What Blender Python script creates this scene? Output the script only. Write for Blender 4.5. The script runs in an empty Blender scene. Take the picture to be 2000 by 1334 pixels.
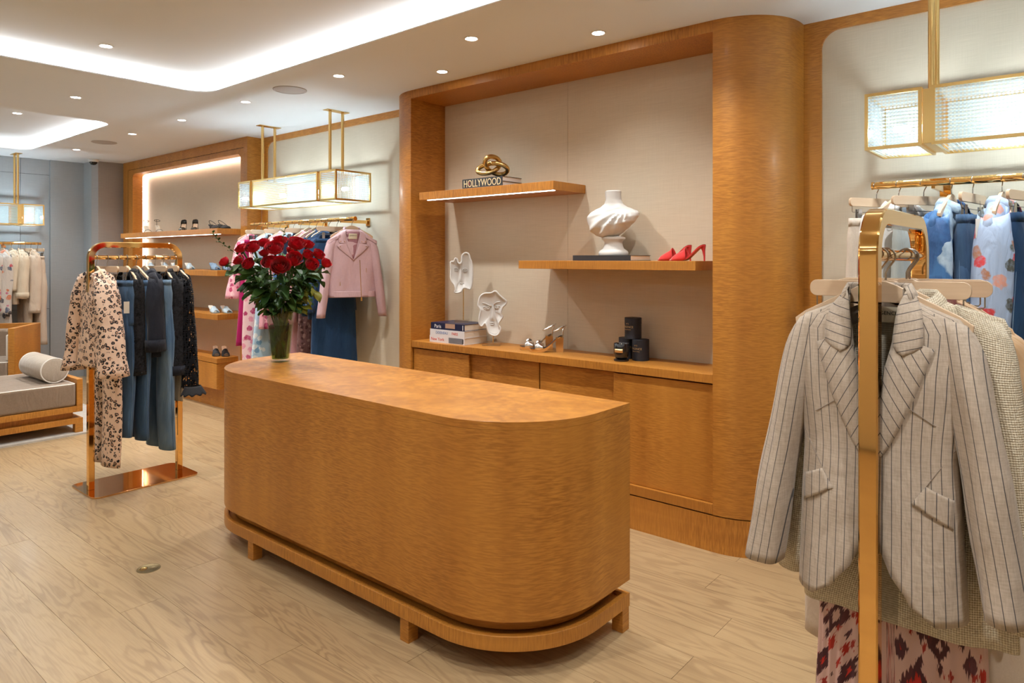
import bpy, bmesh, math, random
from math import sin, cos, pi, radians, sqrt, atan2, hypot
from mathutils import Vector, Matrix, Euler, geometry

random.seed(7)
SC = bpy.context.scene
COL = SC.collection

# ------------------------------------------------------------------ camera, world, exposure
cam_data = bpy.data.cameras.new('camera')
cam_data.sensor_width = 36.0
cam_data.lens = 36.0 * 1350 / 2000
cam_data.shift_y = -(667 - 505) / 2000
cam_data.clip_start = 0.05
cam = bpy.data.objects.new('camera', cam_data)
COL.objects.link(cam)
cam.location = (0, 0, 1.5)
cam.rotation_euler = (radians(90), 0, radians(40))
SC.camera = cam

world = bpy.data.worlds.new('world')
SC.world = world
world.use_nodes = True
world.node_tree.nodes['Background'].inputs['Color'].default_value = (1.0, 0.94, 0.86, 1)
world.node_tree.nodes['Background'].inputs['Strength'].default_value = 0.05

SC.view_settings.view_transform = 'Standard'
SC.view_settings.look = 'None'
SC.view_settings.gamma = 1.0
SC.view_settings.use_curve_mapping = False
SC.view_settings.exposure = 0.44
cy = SC.cycles
cy.use_denoising = True
cy.max_bounces = 7
cy.diffuse_bounces = 4
cy.glossy_bounces = 4
cy.transmission_bounces = 6
cy.transparent_max_bounces = 12
cy.sample_clamp_indirect = 6.0
cy.caustics_reflective = False
cy.caustics_refractive = False
cy.blur_glossy = 1.0
cy.use_adaptive_sampling = True
cy.adaptive_threshold = 0.05

# light levels of the shop's fittings and the downlights added as fill
SPOT_W = 60.0          # ceiling downlight
ALCOVE_SPOT_W = 20.0   # two downlights over the display alcove
COVE_E = 185.0          # LED strip hidden in the ceiling trays
SHELF_E = 9.0          # LED strip under shelves
NICHE_E = 42.0         # LED halo behind the shoe display frame
BULB_E = 170.0          # LED capsules inside the brass lanterns
ZC = 2.718             # ceiling height

# ------------------------------------------------------------------ node helpers
def N(t, typ, ins=None, **props):
    n = t.nodes.new(typ)
    for k, v in props.items():
        setattr(n, k, v)
    for k, v in (ins or {}).items():
        s = n.inputs[k]
        if isinstance(v, bpy.types.NodeSocket):
            t.links.new(v, s)
        else:
            s.default_value = v
    return n

def c4(c):
    return tuple(c) + (1.0,) if len(c) == 3 else tuple(c)

def srgb(r, g, b):
    f = lambda v: v / 12.92 if v <= 0.04045 else ((v + 0.055) / 1.055) ** 2.4
    return (f(r / 255), f(g / 255), f(b / 255))

def MIX(t, fac, a, b, blend='MIX'):
    n = t.nodes.new('ShaderNodeMix')
    n.data_type = 'RGBA'
    n.blend_type = blend
    for i, v in ((0, fac), (6, a), (7, b)):
        s = n.inputs[i]
        if isinstance(v, bpy.types.NodeSocket):
            t.links.new(v, s)
        else:
            s.default_value = v if i == 0 else c4(v)
    return n.outputs[2]

def MATH(t, op, a, b=0.0, c=None, clamp=False):
    n = t.nodes.new('ShaderNodeMath')
    n.operation = op
    n.use_clamp = clamp
    for i, v in enumerate((a, b) if c is None else (a, b, c)):
        if isinstance(v, bpy.types.NodeSocket):
            t.links.new(v, n.inputs[i])
        else:
            n.inputs[i].default_value = v
    return n.outputs[0]

def VM(t, op, a, b):
    n = t.nodes.new('ShaderNodeVectorMath')
    n.operation = op
    for i, v in enumerate((a, b)):
        if isinstance(v, bpy.types.NodeSocket):
            t.links.new(v, n.inputs[i])
        else:
            n.inputs[i].default_value = v
    return n.outputs[0]

def RAMP(t, fac, stops, interp='LINEAR'):
    n = t.nodes.new('ShaderNodeValToRGB')
    n.color_ramp.interpolation = interp
    e = n.color_ramp.elements
    while len(e) < len(stops):
        e.new(0.5)
    for k, (p, c) in enumerate(stops):
        e[k].position = p
        e[k].color = c4(c) if not isinstance(c, (int, float)) else (c, c, c, 1)
    t.links.new(fac, n.inputs[0])
    return n.outputs[0]

def NOISE(t, vec, scale=1.0, detail=2.0, rough=0.5, dist=0.0):
    return N(t, 'ShaderNodeTexNoise', {'Vector': vec, 'Scale': scale, 'Detail': detail, 'Roughness': rough, 'Distortion': dist}).outputs[0]

def SEP(t, vec):
    return N(t, 'ShaderNodeSeparateXYZ', {0: vec}).outputs

def new_mat(name, color=(0.8, 0.8, 0.8), rough=0.5, metal=0.0, spec=None, sheen=0.0, coat=0.0):
    m = bpy.data.materials.new(name)
    m.use_nodes = True
    t = m.node_tree
    b = t.nodes['Principled BSDF']
    b.inputs['Base Color'].default_value = c4(color)
    b.inputs['Roughness'].default_value = rough
    b.inputs['Metallic'].default_value = metal
    if spec is not None:
        b.inputs['Specular IOR Level'].default_value = spec
    b.inputs['Sheen Weight'].default_value = sheen
    b.inputs['Coat Weight'].default_value = coat
    b.inputs['Coat Roughness'].default_value = 0.15
    m.diffuse_color = c4(color)
    return m, t, b

def bump(t, b, height, strength=0.2, dist=0.002):
    n = N(t, 'ShaderNodeBump', {'Height': height, 'Strength': strength, 'Distance': dist})
    t.links.new(n.outputs[0], b.inputs['Normal'])

def wrinkle(t, b, amt=0.5, scale=(16.0, 16.0, 5.0)):
    """soft creases of hanging cloth, under any finer weave relief"""
    n = NOISE(t, VM(t, 'MULTIPLY', N(t, 'ShaderNodeTexCoord').outputs['Object'], scale), 1.0, 3.0, 0.5, 1.2)
    w = N(t, 'ShaderNodeBump', {'Height': n, 'Strength': amt, 'Distance': 0.02})
    if b.inputs['Normal'].is_linked:
        t.links.new(w.outputs[0], b.inputs['Normal'].links[0].from_node.inputs['Normal'])
    else:
        t.links.new(w.outputs[0], b.inputs['Normal'])

def POS(t):
    return N(t, 'ShaderNodeNewGeometry').outputs['Position']

def OBJC(t):
    return N(t, 'ShaderNodeTexCoord').outputs['Object']

def UVC(t):
    return N(t, 'ShaderNodeTexCoord').outputs['UV']

MATS = {}
def veneer(name, ripple_axis):
    """figured anigre veneer; ripple_axis 'z' = ripples lie horizontal, 'x' = ripples stand upright"""
    m, t, b = new_mat(name, rough=0.42, coat=0.06)
    p = POS(t)
    warp = NOISE(t, VM(t, 'MULTIPLY', p, (3.0, 3.0, 3.0)), 1.0, 2)
    w3 = N(t, 'ShaderNodeCombineXYZ', {0: warp, 1: warp, 2: warp}).outputs[0]
    p2 = VM(t, 'ADD', p, VM(t, 'MULTIPLY', w3, (0.03, 0.03, 0.06)))
    s = (20.0, 20.0, 175.0) if ripple_axis == 'z' else (165.0, 165.0, 14.0)
    s2 = (7.0, 7.0, 0.35) if ripple_axis == 'z' else (0.5, 2.0, 14.0)
    rip = NOISE(t, VM(t, 'MULTIPLY', p2, s), 1.0, 2.5, 0.55)
    band = NOISE(t, VM(t, 'MULTIPLY', p, s2), 1.0, 2.0)
    patch = NOISE(t, p, 2.2, 2.0)
    ripc = RAMP(t, rip, [(0.38, 0.0), (0.62, 1.0)])
    amp = RAMP(t, patch, [(0.35, 0.35), (0.7, 1.0)])
    col = MIX(t, RAMP(t, band, [(0.3, 0.0), (0.7, 1.0)]), (0.440, 0.174, 0.024), (0.575, 0.248, 0.040))
    fig = MATH(t, 'MULTIPLY', ripc, amp)
    col = MIX(t, MATH(t, 'MULTIPLY', fig, 0.72), col, (0.260, 0.085, 0.009))
    t.links.new(col, b.inputs['Base Color'])
    MATS[name] = m
veneer('veneer_upright', 'z')
veneer('veneer_cross', 'x')

def simple(name, color, rough=0.5, metal=0.0, **k):
    m, t, b = new_mat(name, color, rough, metal, **k)
    MATS[name] = m
    return m

def emit(name, color, strength):
    m = bpy.data.materials.new(name)
    m.use_nodes = True
    t = m.node_tree
    t.nodes.clear()
    e = N(t, 'ShaderNodeEmission', {'Color': c4(color), 'Strength': strength})
    o = N(t, 'ShaderNodeOutputMaterial')
    t.links.new(e.outputs[0], o.inputs[0])
    MATS[name] = m
    return m

# plaster and wall linings
def plaster(name, color, rough=0.75):
    m, t, b = new_mat(name, color, rough, spec=0.25)
    p = POS(t)
    n = NOISE(t, p, 1.3, 3)
    t.links.new(MIX(t, n, tuple(c * 0.97 for c in color), tuple(min(1, c * 1.03) for c in color)), b.inputs['Base Color'])
    MATS[name] = m
plaster('ceiling_paint', (0.78, 0.815, 0.845))
plaster('cove_paint', (0.85, 0.83, 0.80))

def linen(name, c1, c2, rough=0.55, amt=1.0):
    m, t, b = new_mat(name, c1, rough, spec=0.3)
    p = POS(t)
    h = NOISE(t, VM(t, 'MULTIPLY', p, (8, 8, 420)), 1.0, 2)
    v = NOISE(t, VM(t, 'MULTIPLY', p, (420, 420, 8)), 1.0, 2)
    f = MATH(t, 'ADD', MATH(t, 'MULTIPLY', h, 0.65), MATH(t, 'MULTIPLY', v, 0.35))
    f = RAMP(t, f, [(0.35, 0.0), (0.65, 1.0)])
    t.links.new(MIX(t, f, c1, c2), b.inputs['Base Color'])
    bump(t, b, f, 0.12 * amt, 0.001)
    MATS[name] = m
linen('beige_linen', (0.625, 0.545, 0.425), (0.695, 0.612, 0.485))
linen('grey_linen', (0.360, 0.388, 0.408), (0.415, 0.440, 0.458), 0.34)
linen('taupe_linen', (0.340, 0.315, 0.305), (0.390, 0.362, 0.348), 0.42)

def oak():
    m, t, b = new_mat('oak_plank', rough=0.36, coat=0.15)
    oi = N(t, 'ShaderNodeObjectInfo')
    r = oi.outputs['Random']
    p = POS(t)
    off = N(t, 'ShaderNodeCombineXYZ', {0: MATH(t, 'MULTIPLY', r, 61.0), 1: MATH(t, 'MULTIPLY', r, 23.0), 2: 0.0}).outputs[0]
    q = VM(t, 'ADD', VM(t, 'MULTIPLY', p, (0.75, 5.5, 1.0)), off)
    n1 = NOISE(t, q, 1.0, 3.0, 0.5, 0.6)
    rings = MATH(t, 'SINE', MATH(t, 'MULTIPLY', n1, 95.0))
    rings = RAMP(t, MATH(t, 'MULTIPLY_ADD', rings, 0.5, 0.5), [(0.0, 0.0), (0.55, 0.15), (0.95, 1.0)])
    fine = NOISE(t, VM(t, 'ADD', VM(t, 'MULTIPLY', p, (6.0, 160.0, 1.0)), off), 1.0, 3.0, 0.6)
    cloud = NOISE(t, VM(t, 'ADD', VM(t, 'MULTIPLY', p, (1.2, 3.0, 1.0)), off), 1.0, 2.0)
    base = MIX(t, r, (0.400, 0.275, 0.145), (0.490, 0.355, 0.200))
    base = MIX(t, RAMP(t, cloud, [(0.3, 0.0), (0.7, 1.0)]), base, (0.455, 0.320, 0.172))
    gm = MATH(t, 'MULTIPLY', rings, RAMP(t, cloud, [(0.35, 0.18), (0.65, 0.62)]))
    col = MIX(t, gm, base, (0.270, 0.172, 0.090))
    col = MIX(t, MATH(t, 'MULTIPLY', RAMP(t, fine, [(0.45, 0.0), (0.75, 1.0)]), 0.38), col, (0.290, 0.190, 0.105))
    t.links.new(col, b.inputs['Base Color'])
    rr = MATH(t, 'MULTIPLY_ADD', fine, 0.22, 0.24)
    t.links.new(rr, b.inputs['Roughness'])
    MATS['oak_plank'] = m
oak()
simple('subfloor', (0.10, 0.07, 0.04), 0.9)
simple('polished_gold', (0.93, 0.56, 0.20), 0.055, 1.0)
simple('rose_gold_plate', (0.80, 0.47, 0.22), 0.045, 1.0)
simple('satin_brass', (0.86, 0.60, 0.24), 0.24, 1.0)
simple('chrome_wire', (0.42, 0.40, 0.38), 0.25, 1.0)
simple('dark_gap', (0.020, 0.010, 0.005), 0.9)
simple('white_plastic', (0.80, 0.79, 0.77), 0.35)
simple('grille_grey', (0.46, 0.42, 0.40), 0.7)
simple('black_lens', (0.012, 0.012, 0.014), 0.12)
emit('led_cove', (0.92, 0.97, 1.0), COVE_E)
emit('led_shelf', (1.0, 0.95, 0.90), SHELF_E)
emit('led_niche', (1.0, 0.93, 0.86), NICHE_E)
emit('led_bulb', (0.80, 0.93, 1.0), BULB_E)
emit('downlight_lens', (1.0, 0.95, 0.88), 40.0)

# ------------------------------------------------------------------ mesh helpers
class MB:
    """collects boxes, tubes, lofts and prisms; build() links them as ONE mesh object"""
    def __init__(self):
        self.v, self.f, self.uv = [], [], []
    def add(self, verts, faces, uvs=None):
        o = len(self.v)
        self.v += [tuple(p) for p in verts]
        self.uv += list(uvs) if uvs else [(p[0], p[2] if len(p) > 2 else 0) for p in verts]
        self.f += [tuple(i + o for i in f) for f in faces]
        return self
    def box(self, x0, x1, y0, y1, z0, z1):
        v = [(x0, y0, z0), (x1, y0, z0), (x1, y1, z0), (x0, y1, z0), (x0, y0, z1), (x1, y0, z1), (x1, y1, z1), (x0, y1, z1)]
        return self.add(v, [(0, 3, 2, 1), (4, 5, 6, 7), (0, 1, 5, 4), (1, 2, 6, 5), (2, 3, 7, 6), (3, 0, 4, 7)])
    def obox(self, c, ax, ay, az, hx, hy, hz):
        c = Vector(c)
        v = []
        for sz in (-1, 1):
            for sx, sy in ((-1, -1), (1, -1), (1, 1), (-1, 1)):
                v.append(c + Vector(ax) * hx * sx + Vector(ay) * hy * sy + Vector(az) * hz * sz)
        return self.add(v, [(0, 3, 2, 1), (4, 5, 6, 7), (0, 1, 5, 4), (1, 2, 6, 5), (2, 3, 7, 6), (3, 0, 4, 7)])
    def loft(self, rings, close=True, cap0=False, cap1=False, uvoff=(0, 0)):
        n = len(rings[0])
        v, uv, f = [], [], []
        vl = 0.0
        for k, r in enumerate(rings):
            if k:
                vl += sum((Vector(r[i]) - Vector(rings[k - 1][i])).length for i in range(0, n, max(1, n // 4))) / len(range(0, n, max(1, n // 4)))
            u = 0.0
            for i, p in enumerate(r):
                if i:
                    u += (Vector(p) - Vector(r[i - 1])).length
                v.append(tuple(p))
                uv.append((u + uvoff[0], vl + uvoff[1]))
        m = n if close else n - 1
        for k in range(len(rings) - 1):
            for i in range(m):
                j = (i + 1) % n
                f.append((k * n + i, k * n + j, (k + 1) * n + j, (k + 1) * n + i))
        if cap0:
            f.append(tuple(reversed(range(n))))
        if cap1:
            f.append(tuple((len(rings) - 1) * n + i for i in range(n)))
        return self.add(v, f, uv)
    def tube(self, path, rad, n=8, caps=True, flat=1.0, closed=False, up=None):
        path = [Vector(p) for p in path]
        rings = []
        L = len(path)
        nrm = None
        for k, p in enumerate(path):
            if closed:
                tn = (path[(k + 1) % L] - path[k - 1])
            else:
                tn = (path[min(k + 1, L - 1)] - path[max(k - 1, 0)])
            if tn.length < 1e-9:
                tn = Vector((0, 0, 1))
            tn.normalize()
            if up is not None:
                nrm = Vector(up) - tn * tn.dot(Vector(up))
            elif nrm is None:
                a = Vector((0, 0, 1)) if abs(tn.z) < 0.9 else Vector((1, 0, 0))
                nrm = a - tn * tn.dot(a)
            else:
                nrm = nrm - tn * tn.dot(nrm)
            if nrm.length < 1e-6:
                nrm = tn.orthogonal()
            nrm.normalize()
            bn = tn.cross(nrm)
            r = rad[k] if isinstance(rad, (list, tuple)) else rad
            rings.append([p + nrm * (cos(2 * pi * i / n) * r * flat) + bn * (sin(2 * pi * i / n) * r) for i in range(n)])
        if closed:
            rings.append(rings[0])
            return self.loft(rings)
        return self.loft(rings, True, caps, caps)
    def lathe(self, prof, n=24, c=(0, 0, 0), cap0=True, cap1=True):
        rings = [[(c[0] + r * cos(2 * pi * i / n), c[1] + r * sin(2 * pi * i / n), c[2] + z) for i in range(n)] for r, z in prof]
        return self.loft(rings, True, cap0, cap1)
    def prism(self, pts, z0, z1, holes=(), axis='z'):
        """extrude a polygon (with holes); axis names the extrusion direction"""
        loops = [list(pts)] + [list(h) for h in holes]
        flat = [p for l in loops for p in l]
        tris = geometry.tessellate_polygon([[Vector((p[0], p[1], 0)) for p in l] for l in loops])
        if axis == 'z':
            mp = lambda p, z: (p[0], p[1], z)
        elif axis == 'y':
            mp = lambda p, z: (p[0], z, p[1])
        else:
            mp = lambda p, z: (z, p[0], p[1])
        k = len(flat)
        v = [mp(p, z0) for p in flat] + [mp(p, z1) for p in flat]
        f = [tuple(t) for t in tris] + [tuple(i + k for i in reversed(t)) for t in tris]
        o = 0
        for l in loops:
            m = len(l)
            for i in range(m):
                a, b2 = o + i, o + (i + 1) % m
                f.append((a, b2, b2 + k, a + k))
            o += m
        return self.add(v, f)
    def build(self, name, mat, parent=None, smooth=None, bevel=0.0, seg=2, solid=0.0, subd=0, recalc=True, loc=None, rot=None):
        me = bpy.data.meshes.new(name)
        me.from_pydata(self.v, [], self.f)
        if recalc:
            bm = bmesh.new()
            bm.from_mesh(me)
            bmesh.ops.recalc_face_normals(bm, faces=bm.faces)
            bm.to_mesh(me)
            bm.free()
        ul = me.uv_layers.new(name='uv')
        li = [0] * len(me.loops)
        me.loops.foreach_get('vertex_index', li)
        buf = []
        for i in li:
            buf += self.uv[i]
        ul.data.foreach_set('uv', buf)
        if smooth is not None:
            me.polygons.foreach_set('use_smooth', [True] * len(me.polygons))
            if smooth < 180:
                me.set_sharp_from_angle(angle=radians(smooth))
        me.materials.append(MATS[mat] if isinstance(mat, str) else mat)
        o = bpy.data.objects.new(name, me)
        COL.objects.link(o)
        o.parent = parent
        if loc is not None:
            o.location = loc
        if rot is not None:
            o.rotation_euler = rot
        if bevel:
            md = o.modifiers.new('bevel', 'BEVEL')
            md.width = bevel
            md.segments = seg
            md.limit_method = 'ANGLE'
            md.angle_limit = radians(40)
        if subd:
            md = o.modifiers.new('subd', 'SUBSURF')
            md.levels = md.render_levels = subd
        if solid:
            md = o.modifiers.new('solid', 'SOLIDIFY')
            md.thickness = abs(solid)
            md.offset = -1 if solid > 0 else 1
        return o

def tag(o, label=None, cat=None, group=None, kind=None):
    if label: o['label'] = label
    if cat: o['category'] = cat
    if group: o['group'] = group
    if kind: o['kind'] = kind
    return o

def thing(name, label, cat, loc=(0, 0, 0), rz=0.0, group=None):
    o = bpy.data.objects.new(name, None)
    COL.objects.link(o)
    o.location = loc
    o.rotation_euler = (0, 0, rz)
    o.empty_display_size = 0.1
    return tag(o, label, cat, group)

def dup(root, loc=None, rz=None, label=None, parent=None):
    """a copy of a thing together with copies of its parts and sub-parts"""
    c = root.copy()
    COL.objects.link(c)
    c.parent = parent
    if loc is not None: c.location = loc
    if rz is not None: c.rotation_euler = (c.rotation_euler[0], c.rotation_euler[1], rz)
    if label: c['label'] = label
    for ch in list(root.children):
        dup(ch, parent=c)
    return c

def rrect(x0, x1, y0, y1, r, n=8):
    p = []
    for cx, cy_, a0 in ((x1 - r, y1 - r, 0), (x0 + r, y1 - r, pi / 2), (x0 + r, y0 + r, pi), (x1 - r, y0 + r, 3 * pi / 2)):
        p += [(cx + r * cos(a0 + pi / 2 * k / n), cy_ + r * sin(a0 + pi / 2 * k / n)) for k in range(n + 1)]
    return p

def arc(cx, cy_, r, a0, a1, n=14):
    return [(cx + r * cos(a0 + (a1 - a0) * k / n), cy_ + r * sin(a0 + (a1 - a0) * k / n)) for k in range(n + 1)]

def lerp(a, b, t):
    return a + (b - a) * t

def interp(tab, x):
    """smooth interpolation in a table of rows (key, v1, v2, ...) sorted by rising key"""
    if x <= tab[0][0]:
        return tab[0][1:]
    for a, b in zip(tab, tab[1:]):
        if x <= b[0]:
            t = (x - a[0]) / (b[0] - a[0])
            t = t * t * (3 - 2 * t) * 0.6 + t * 0.4
            return tuple(lerp(p, q, t) for p, q in zip(a[1:], b[1:]))
    return tab[-1][1:]

def text(body, size, mat, parent, loc, rot, extrude=0.0006, align='CENTER', name='lettering', sx=1.0, spacing=1.0):
    cu = bpy.data.curves.new(name, 'FONT')
    cu.body = body
    cu.size = size
    cu.extrude = extrude
    cu.align_x = align
    cu.align_y = 'CENTER'
    cu.space_character = spacing
    cu.resolution_u = 3
    cu.materials.append(MATS[mat])
    tmp = bpy.data.objects.new('tmp', cu)
    COL.objects.link(tmp)
    dg = bpy.context.evaluated_depsgraph_get()
    me = bpy.data.meshes.new_from_object(tmp.evaluated_get(dg))
    bpy.data.objects.remove(tmp)
    bpy.data.curves.remove(cu)
    o = bpy.data.objects.new(name, me)
    COL.objects.link(o)
    o.parent = parent
    o.location = loc
    o.rotation_euler = rot
    o.scale = (sx, 1, 1)
    return o
# ================================================================== the setting
# floor of oak planks, running along x
floor = MB().box(-10.2, 2.7, -3.3, 4.0, -0.06, -0.012).build('floor', 'subfloor')
tag(floor, 'light oak plank floor of the boutique', None, kind='structure')
PW = 0.18
plank_rng = random.Random(11)
plank_data = {}
def plank_mesh(L):
    if L not in plank_data:
        o = MB().box(0.0008, L - 0.0008, 0.0006, PW - 0.0006, -0.012, 0.0).build('plank', 'oak_plank', floor, bevel=0)
        plank_data[L] = o.data
        bpy.data.objects.remove(o)
    return plank_data[L]
row = 0
y = 2.614 - PW * 32
while y < 3.76:
    x = -10.15
    first = True
    while x < 2.59:
        L = plank_rng.choice((1.8, 2.0, 2.2))
        if first:
            L = (0.8, 1.6, 1.2, 2.0)[row % 4]
            first = False
        if 2.6 - x < L + 0.5:
            L = max(0.05, round(2.6 - x, 3))
        o = bpy.data.objects.new('plank', plank_mesh(L))
        COL.objects.link(o)
        o.parent = floor
        o.location = (x, y, 0)
        x += L
    y += PW
    row += 1

# ceiling with two recessed light trays
def tray_pts(x0, x1, y0, y1, r, d):
    return rrect(x0 - d, x1 + d, y0 - d, y1 + d, r + d, 10)
TRAY_H = 0.088
TRAYS = [(-5.03, 1.7, -1.6, 2.465, 0.17), (-9.2, -6.75, -1.6, 2.465, 0.17)]
outer = [(-10.2, -3.3), (2.7, -3.3), (2.7, 4.0), (-10.2, 4.0)]
ceiling = MB().prism(outer, ZC, ZC + 0.0015, [tray_pts(*t_[:4], t_[4], 0.0) for t_ in TRAYS]).build('ceiling', 'ceiling_paint')
tag(ceiling, 'painted shop ceiling with recessed light trays', None, kind='structure')
for t_ in TRAYS:
    P = lambda d: tray_pts(t_[0], t_[1], t_[2], t_[3], t_[4], d)
    def ring3(d, z): return [(p[0], p[1], z) for p in P(d)]
    MB().loft([ring3(0, ZC), ring3(0.004, ZC + 0.008), ring3(0.050, ZC + 0.021), ring3(0.056, ZC + 0.018), ring3(0.060, ZC + 0.006), ring3(0.165, ZC + 0.006), ring3(0.165, ZC + TRAY_H)]).build('tray_lip', 'cove_paint', ceiling, recalc=False)
    MB().prism(P(0.165), ZC + TRAY_H, ZC + TRAY_H + 0.01).build('tray_ceiling', 'ceiling_paint', ceiling)
    MB().loft([ring3(0.130, ZC + 0.014), ring3(0.150, ZC + 0.014)]).build('light_strip', 'led_cove', ceiling, recalc=False)

# far grey wall with sheet panels, and the grey corner column
wall_left = MB().box(-10.2, -9.905, -3.3, 4.0, 0, ZC).build('wall_left', 'dark_gap')
tag(wall_left, 'slate grey panelled far wall', None, kind='structure')
ys = [-3.3, -2.23, -1.03, 0.17, 1.37, 2.57, 2.877]
for a, b in zip(ys, ys[1:]):
    for z0, z1 in ((0.0, 0.88), (0.88, 2.53), (2.53, ZC)):
        MB().box(-9.905, -9.885, a + 0.002, b - 0.002, z0 + 0.002, z1 - 0.002).build('panel', 'grey_linen', wall_left, bevel=0.001, seg=1)
col_ = MB().prism([(-10.1, 2.877), (-9.86, 2.877), (-9.86, 3.245), (-9.62, 3.252), (-10.1, 3.252)], 0, ZC).build('wall_corner', 'grey_linen')
tag(col_, 'slate grey column at the far corner', None, kind='structure')
MB().prism([(-10.1, 3.2521), (-9.62, 3.2521), (-9.53, 3.30), (-9.53, 3.62), (-10.1, 3.62)], 0, ZC).build('return_panel', 'taupe_linen', col_)

# back wall with timber surrounds
wall_back = MB().box(-10.2, 2.7, 3.75, 4.0, 0, ZC).build('wall_back', 'beige_linen')
tag(wall_back, 'long wall lined in beige linen cloth', None, kind='structure')
def surround(n, x0, x1, ox0, ox1, mat):
    o = MB().prism([(x0, 0), (x1, 0), (x1, ZC), (x0, ZC)], 3.735, 3.75, [rrect(ox0, ox1, 0.12, 2.663, 0.09, 10)], axis='y').build('trim_%d' % n, mat, smooth=30)
    return tag(o, 'timber surround framing the beige wall panel', None, kind='structure')
surround(1, -6.44, -4.0, -6.35, -4.2, 'veneer_upright')
surround(2, -1.16, 2.6, -1.063, 1.7, 'veneer_upright')

wall_right = tag(MB().box(2.6, 2.75, -3.3, 4.0, 0, ZC).build('wall_right', 'beige_linen'), 'beige side wall behind the camera', None, kind='structure')
wall_front = tag(MB().box(-10.2, 2.75, -3.45, -3.3, 0, ZC).build('wall_front', 'beige_linen'), 'beige wall opposite the display', None, kind='structure')

# ------------------------------------------------------------------ ceiling fittings
def downlight(x, y, z, watts, label, tilt=None, size=132):
    t = thing('downlight', label, 'downlight', (x, y, z), 0, 'recessed ceiling downlights')
    r = 0.034
    ring = [(r + 0.009, -0.0005), (r + 0.009, -0.003), (r + 0.001, -0.003), (r, 0.0), (r - 0.004, -0.0005)]
    MB().lathe(ring, 24, cap0=False, cap1=False).build('trim_ring', 'white_plastic', t, smooth=40, recalc=False)
    MB().lathe([(r - 0.003, -0.0012), (0.0005, -0.0012)], 24, cap0=False, cap1=False).build('lens', 'downlight_lens', t, recalc=False)
    ld = bpy.data.lights.new('lamp', 'SPOT')
    ld.energy = watts
    ld.color = (1.0, 0.98, 0.935)
    ld.spot_size = radians(size)
    ld.spot_blend = 1.0
    ld.shadow_soft_size = 0.035
    lo = bpy.data.objects.new('lamp', ld)
    COL.objects.link(lo)
    lo.parent = t
    lo.location = (0, 0, -0.012)
    if tilt:
        lo.rotation_euler = tilt
    return t
DL = [
 (-5.879, 1.881, 'ceiling downlight between the two light trays', 1),
 (-5.043, 2.787, 'ceiling downlight just beyond the corner of the nearer tray', 1),
 (-6.133, 2.79, 'ceiling downlight above the shoe display end nearest the lantern', 1),
 (-7.187, 2.79, 'ceiling downlight next to the farther round ceiling speaker, on its near side', 1),
 (-8.70, 2.79, 'ceiling downlight nearest the dome camera', 1),
 (-3.847, 2.787, 'ceiling downlight beside the nearer round ceiling speaker', 1),
 (-2.632, 2.787, 'nearest ceiling downlight in the row along the tray edge', 1),
]
for x, y, l, k in DL:
    downlight(x, y, ZC, SPOT_W, l)
downlight(-3.243, 3.157, ZC, ALCOVE_SPOT_W, 'ceiling downlight in front of the knot sculpture end of the alcove', size=125)
downlight(-2.041, 3.157, ZC, ALCOVE_SPOT_W, 'ceiling downlight in front of the white bust end of the alcove', size=125)
downlight(-4.64, 1.65, ZC + TRAY_H, SPOT_W, 'ceiling downlight set up inside the nearer light tray')
OUT = ('above the pillar end of the counter', 'above the denim rail', 'over the counter front', 'over the camera', 'behind the camera', 'over the open floor', 'over the lounge seating', 'over the daybed', 'added over the foreground rack to brighten the blazer', 'added as fill by the unseen opposite wall, far end', 'added as fill by the unseen opposite wall, second', 'added as fill by the unseen opposite wall, third', 'added as fill by the unseen opposite wall, fourth', 'added as fill by the unseen opposite wall, near end')  # row along the opposite wall is unseen, added to wash it for fill light
for (x, y), w_ in zip(((-1.42, 2.787), (-0.2, 2.787), (-1.9, 1.2), (0.4, 1.0), (-1.9, -0.6), (-4.6, 0.0), (-8.0, 0.6), (-7.4, 1.9), (-0.55, 0.75), (-8.2, -2.5), (-5.9, -2.5), (-3.6, -2.5), (-1.3, -2.5), (1.0, -2.5)), OUT):  # downlight over the foreground rack is unseen, added to brighten the blazer
    downlight(x, y, ZC + (TRAY_H if (-5 < x < 1.6 or -9.2 < x < -6.8) and -1.55 < y < 2.4 else 0), SPOT_W, 'ceiling downlight ' + w_)

def speaker(x, y, label):
    t = thing('ceiling_speaker', label, 'speaker', (x, y, ZC), 0, 'round ceiling speakers')
    MB().lathe([(0.118, 0.0), (0.118, -0.004), (0.112, -0.006), (0.108, -0.0055)], 40, cap0=False, cap1=False).build('rim', 'grille_grey', t, smooth=40)
    MB().lathe([(0.108, -0.004), (0.06, -0.0052), (0.001, -0.0056)], 40, cap0=False, cap1=False).build('grille', 'grille_grey', t, smooth=60)
speaker(-4.433, 2.79, 'round grey ceiling speaker nearer the brass lantern over the pink jacket')
speaker(-7.924, 2.80, 'round grey ceiling speaker near the far light tray')

t = thing('security_camera', 'small white dome security camera on the ceiling by the grey column', 'camera', (-9.40, 3.20, ZC))
MB().lathe([(0.060, 0.0), (0.060, -0.018), (0.052, -0.030), (0.046, -0.032)], 24).build('housing', 'white_plastic', t, smooth=40)
MB().lathe([(0.044, -0.031), (0.040, -0.048), (0.026, -0.064), (0.001, -0.070)], 24, cap0=False, cap1=False).build('dome', 'black_lens', t, smooth=70)

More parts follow.
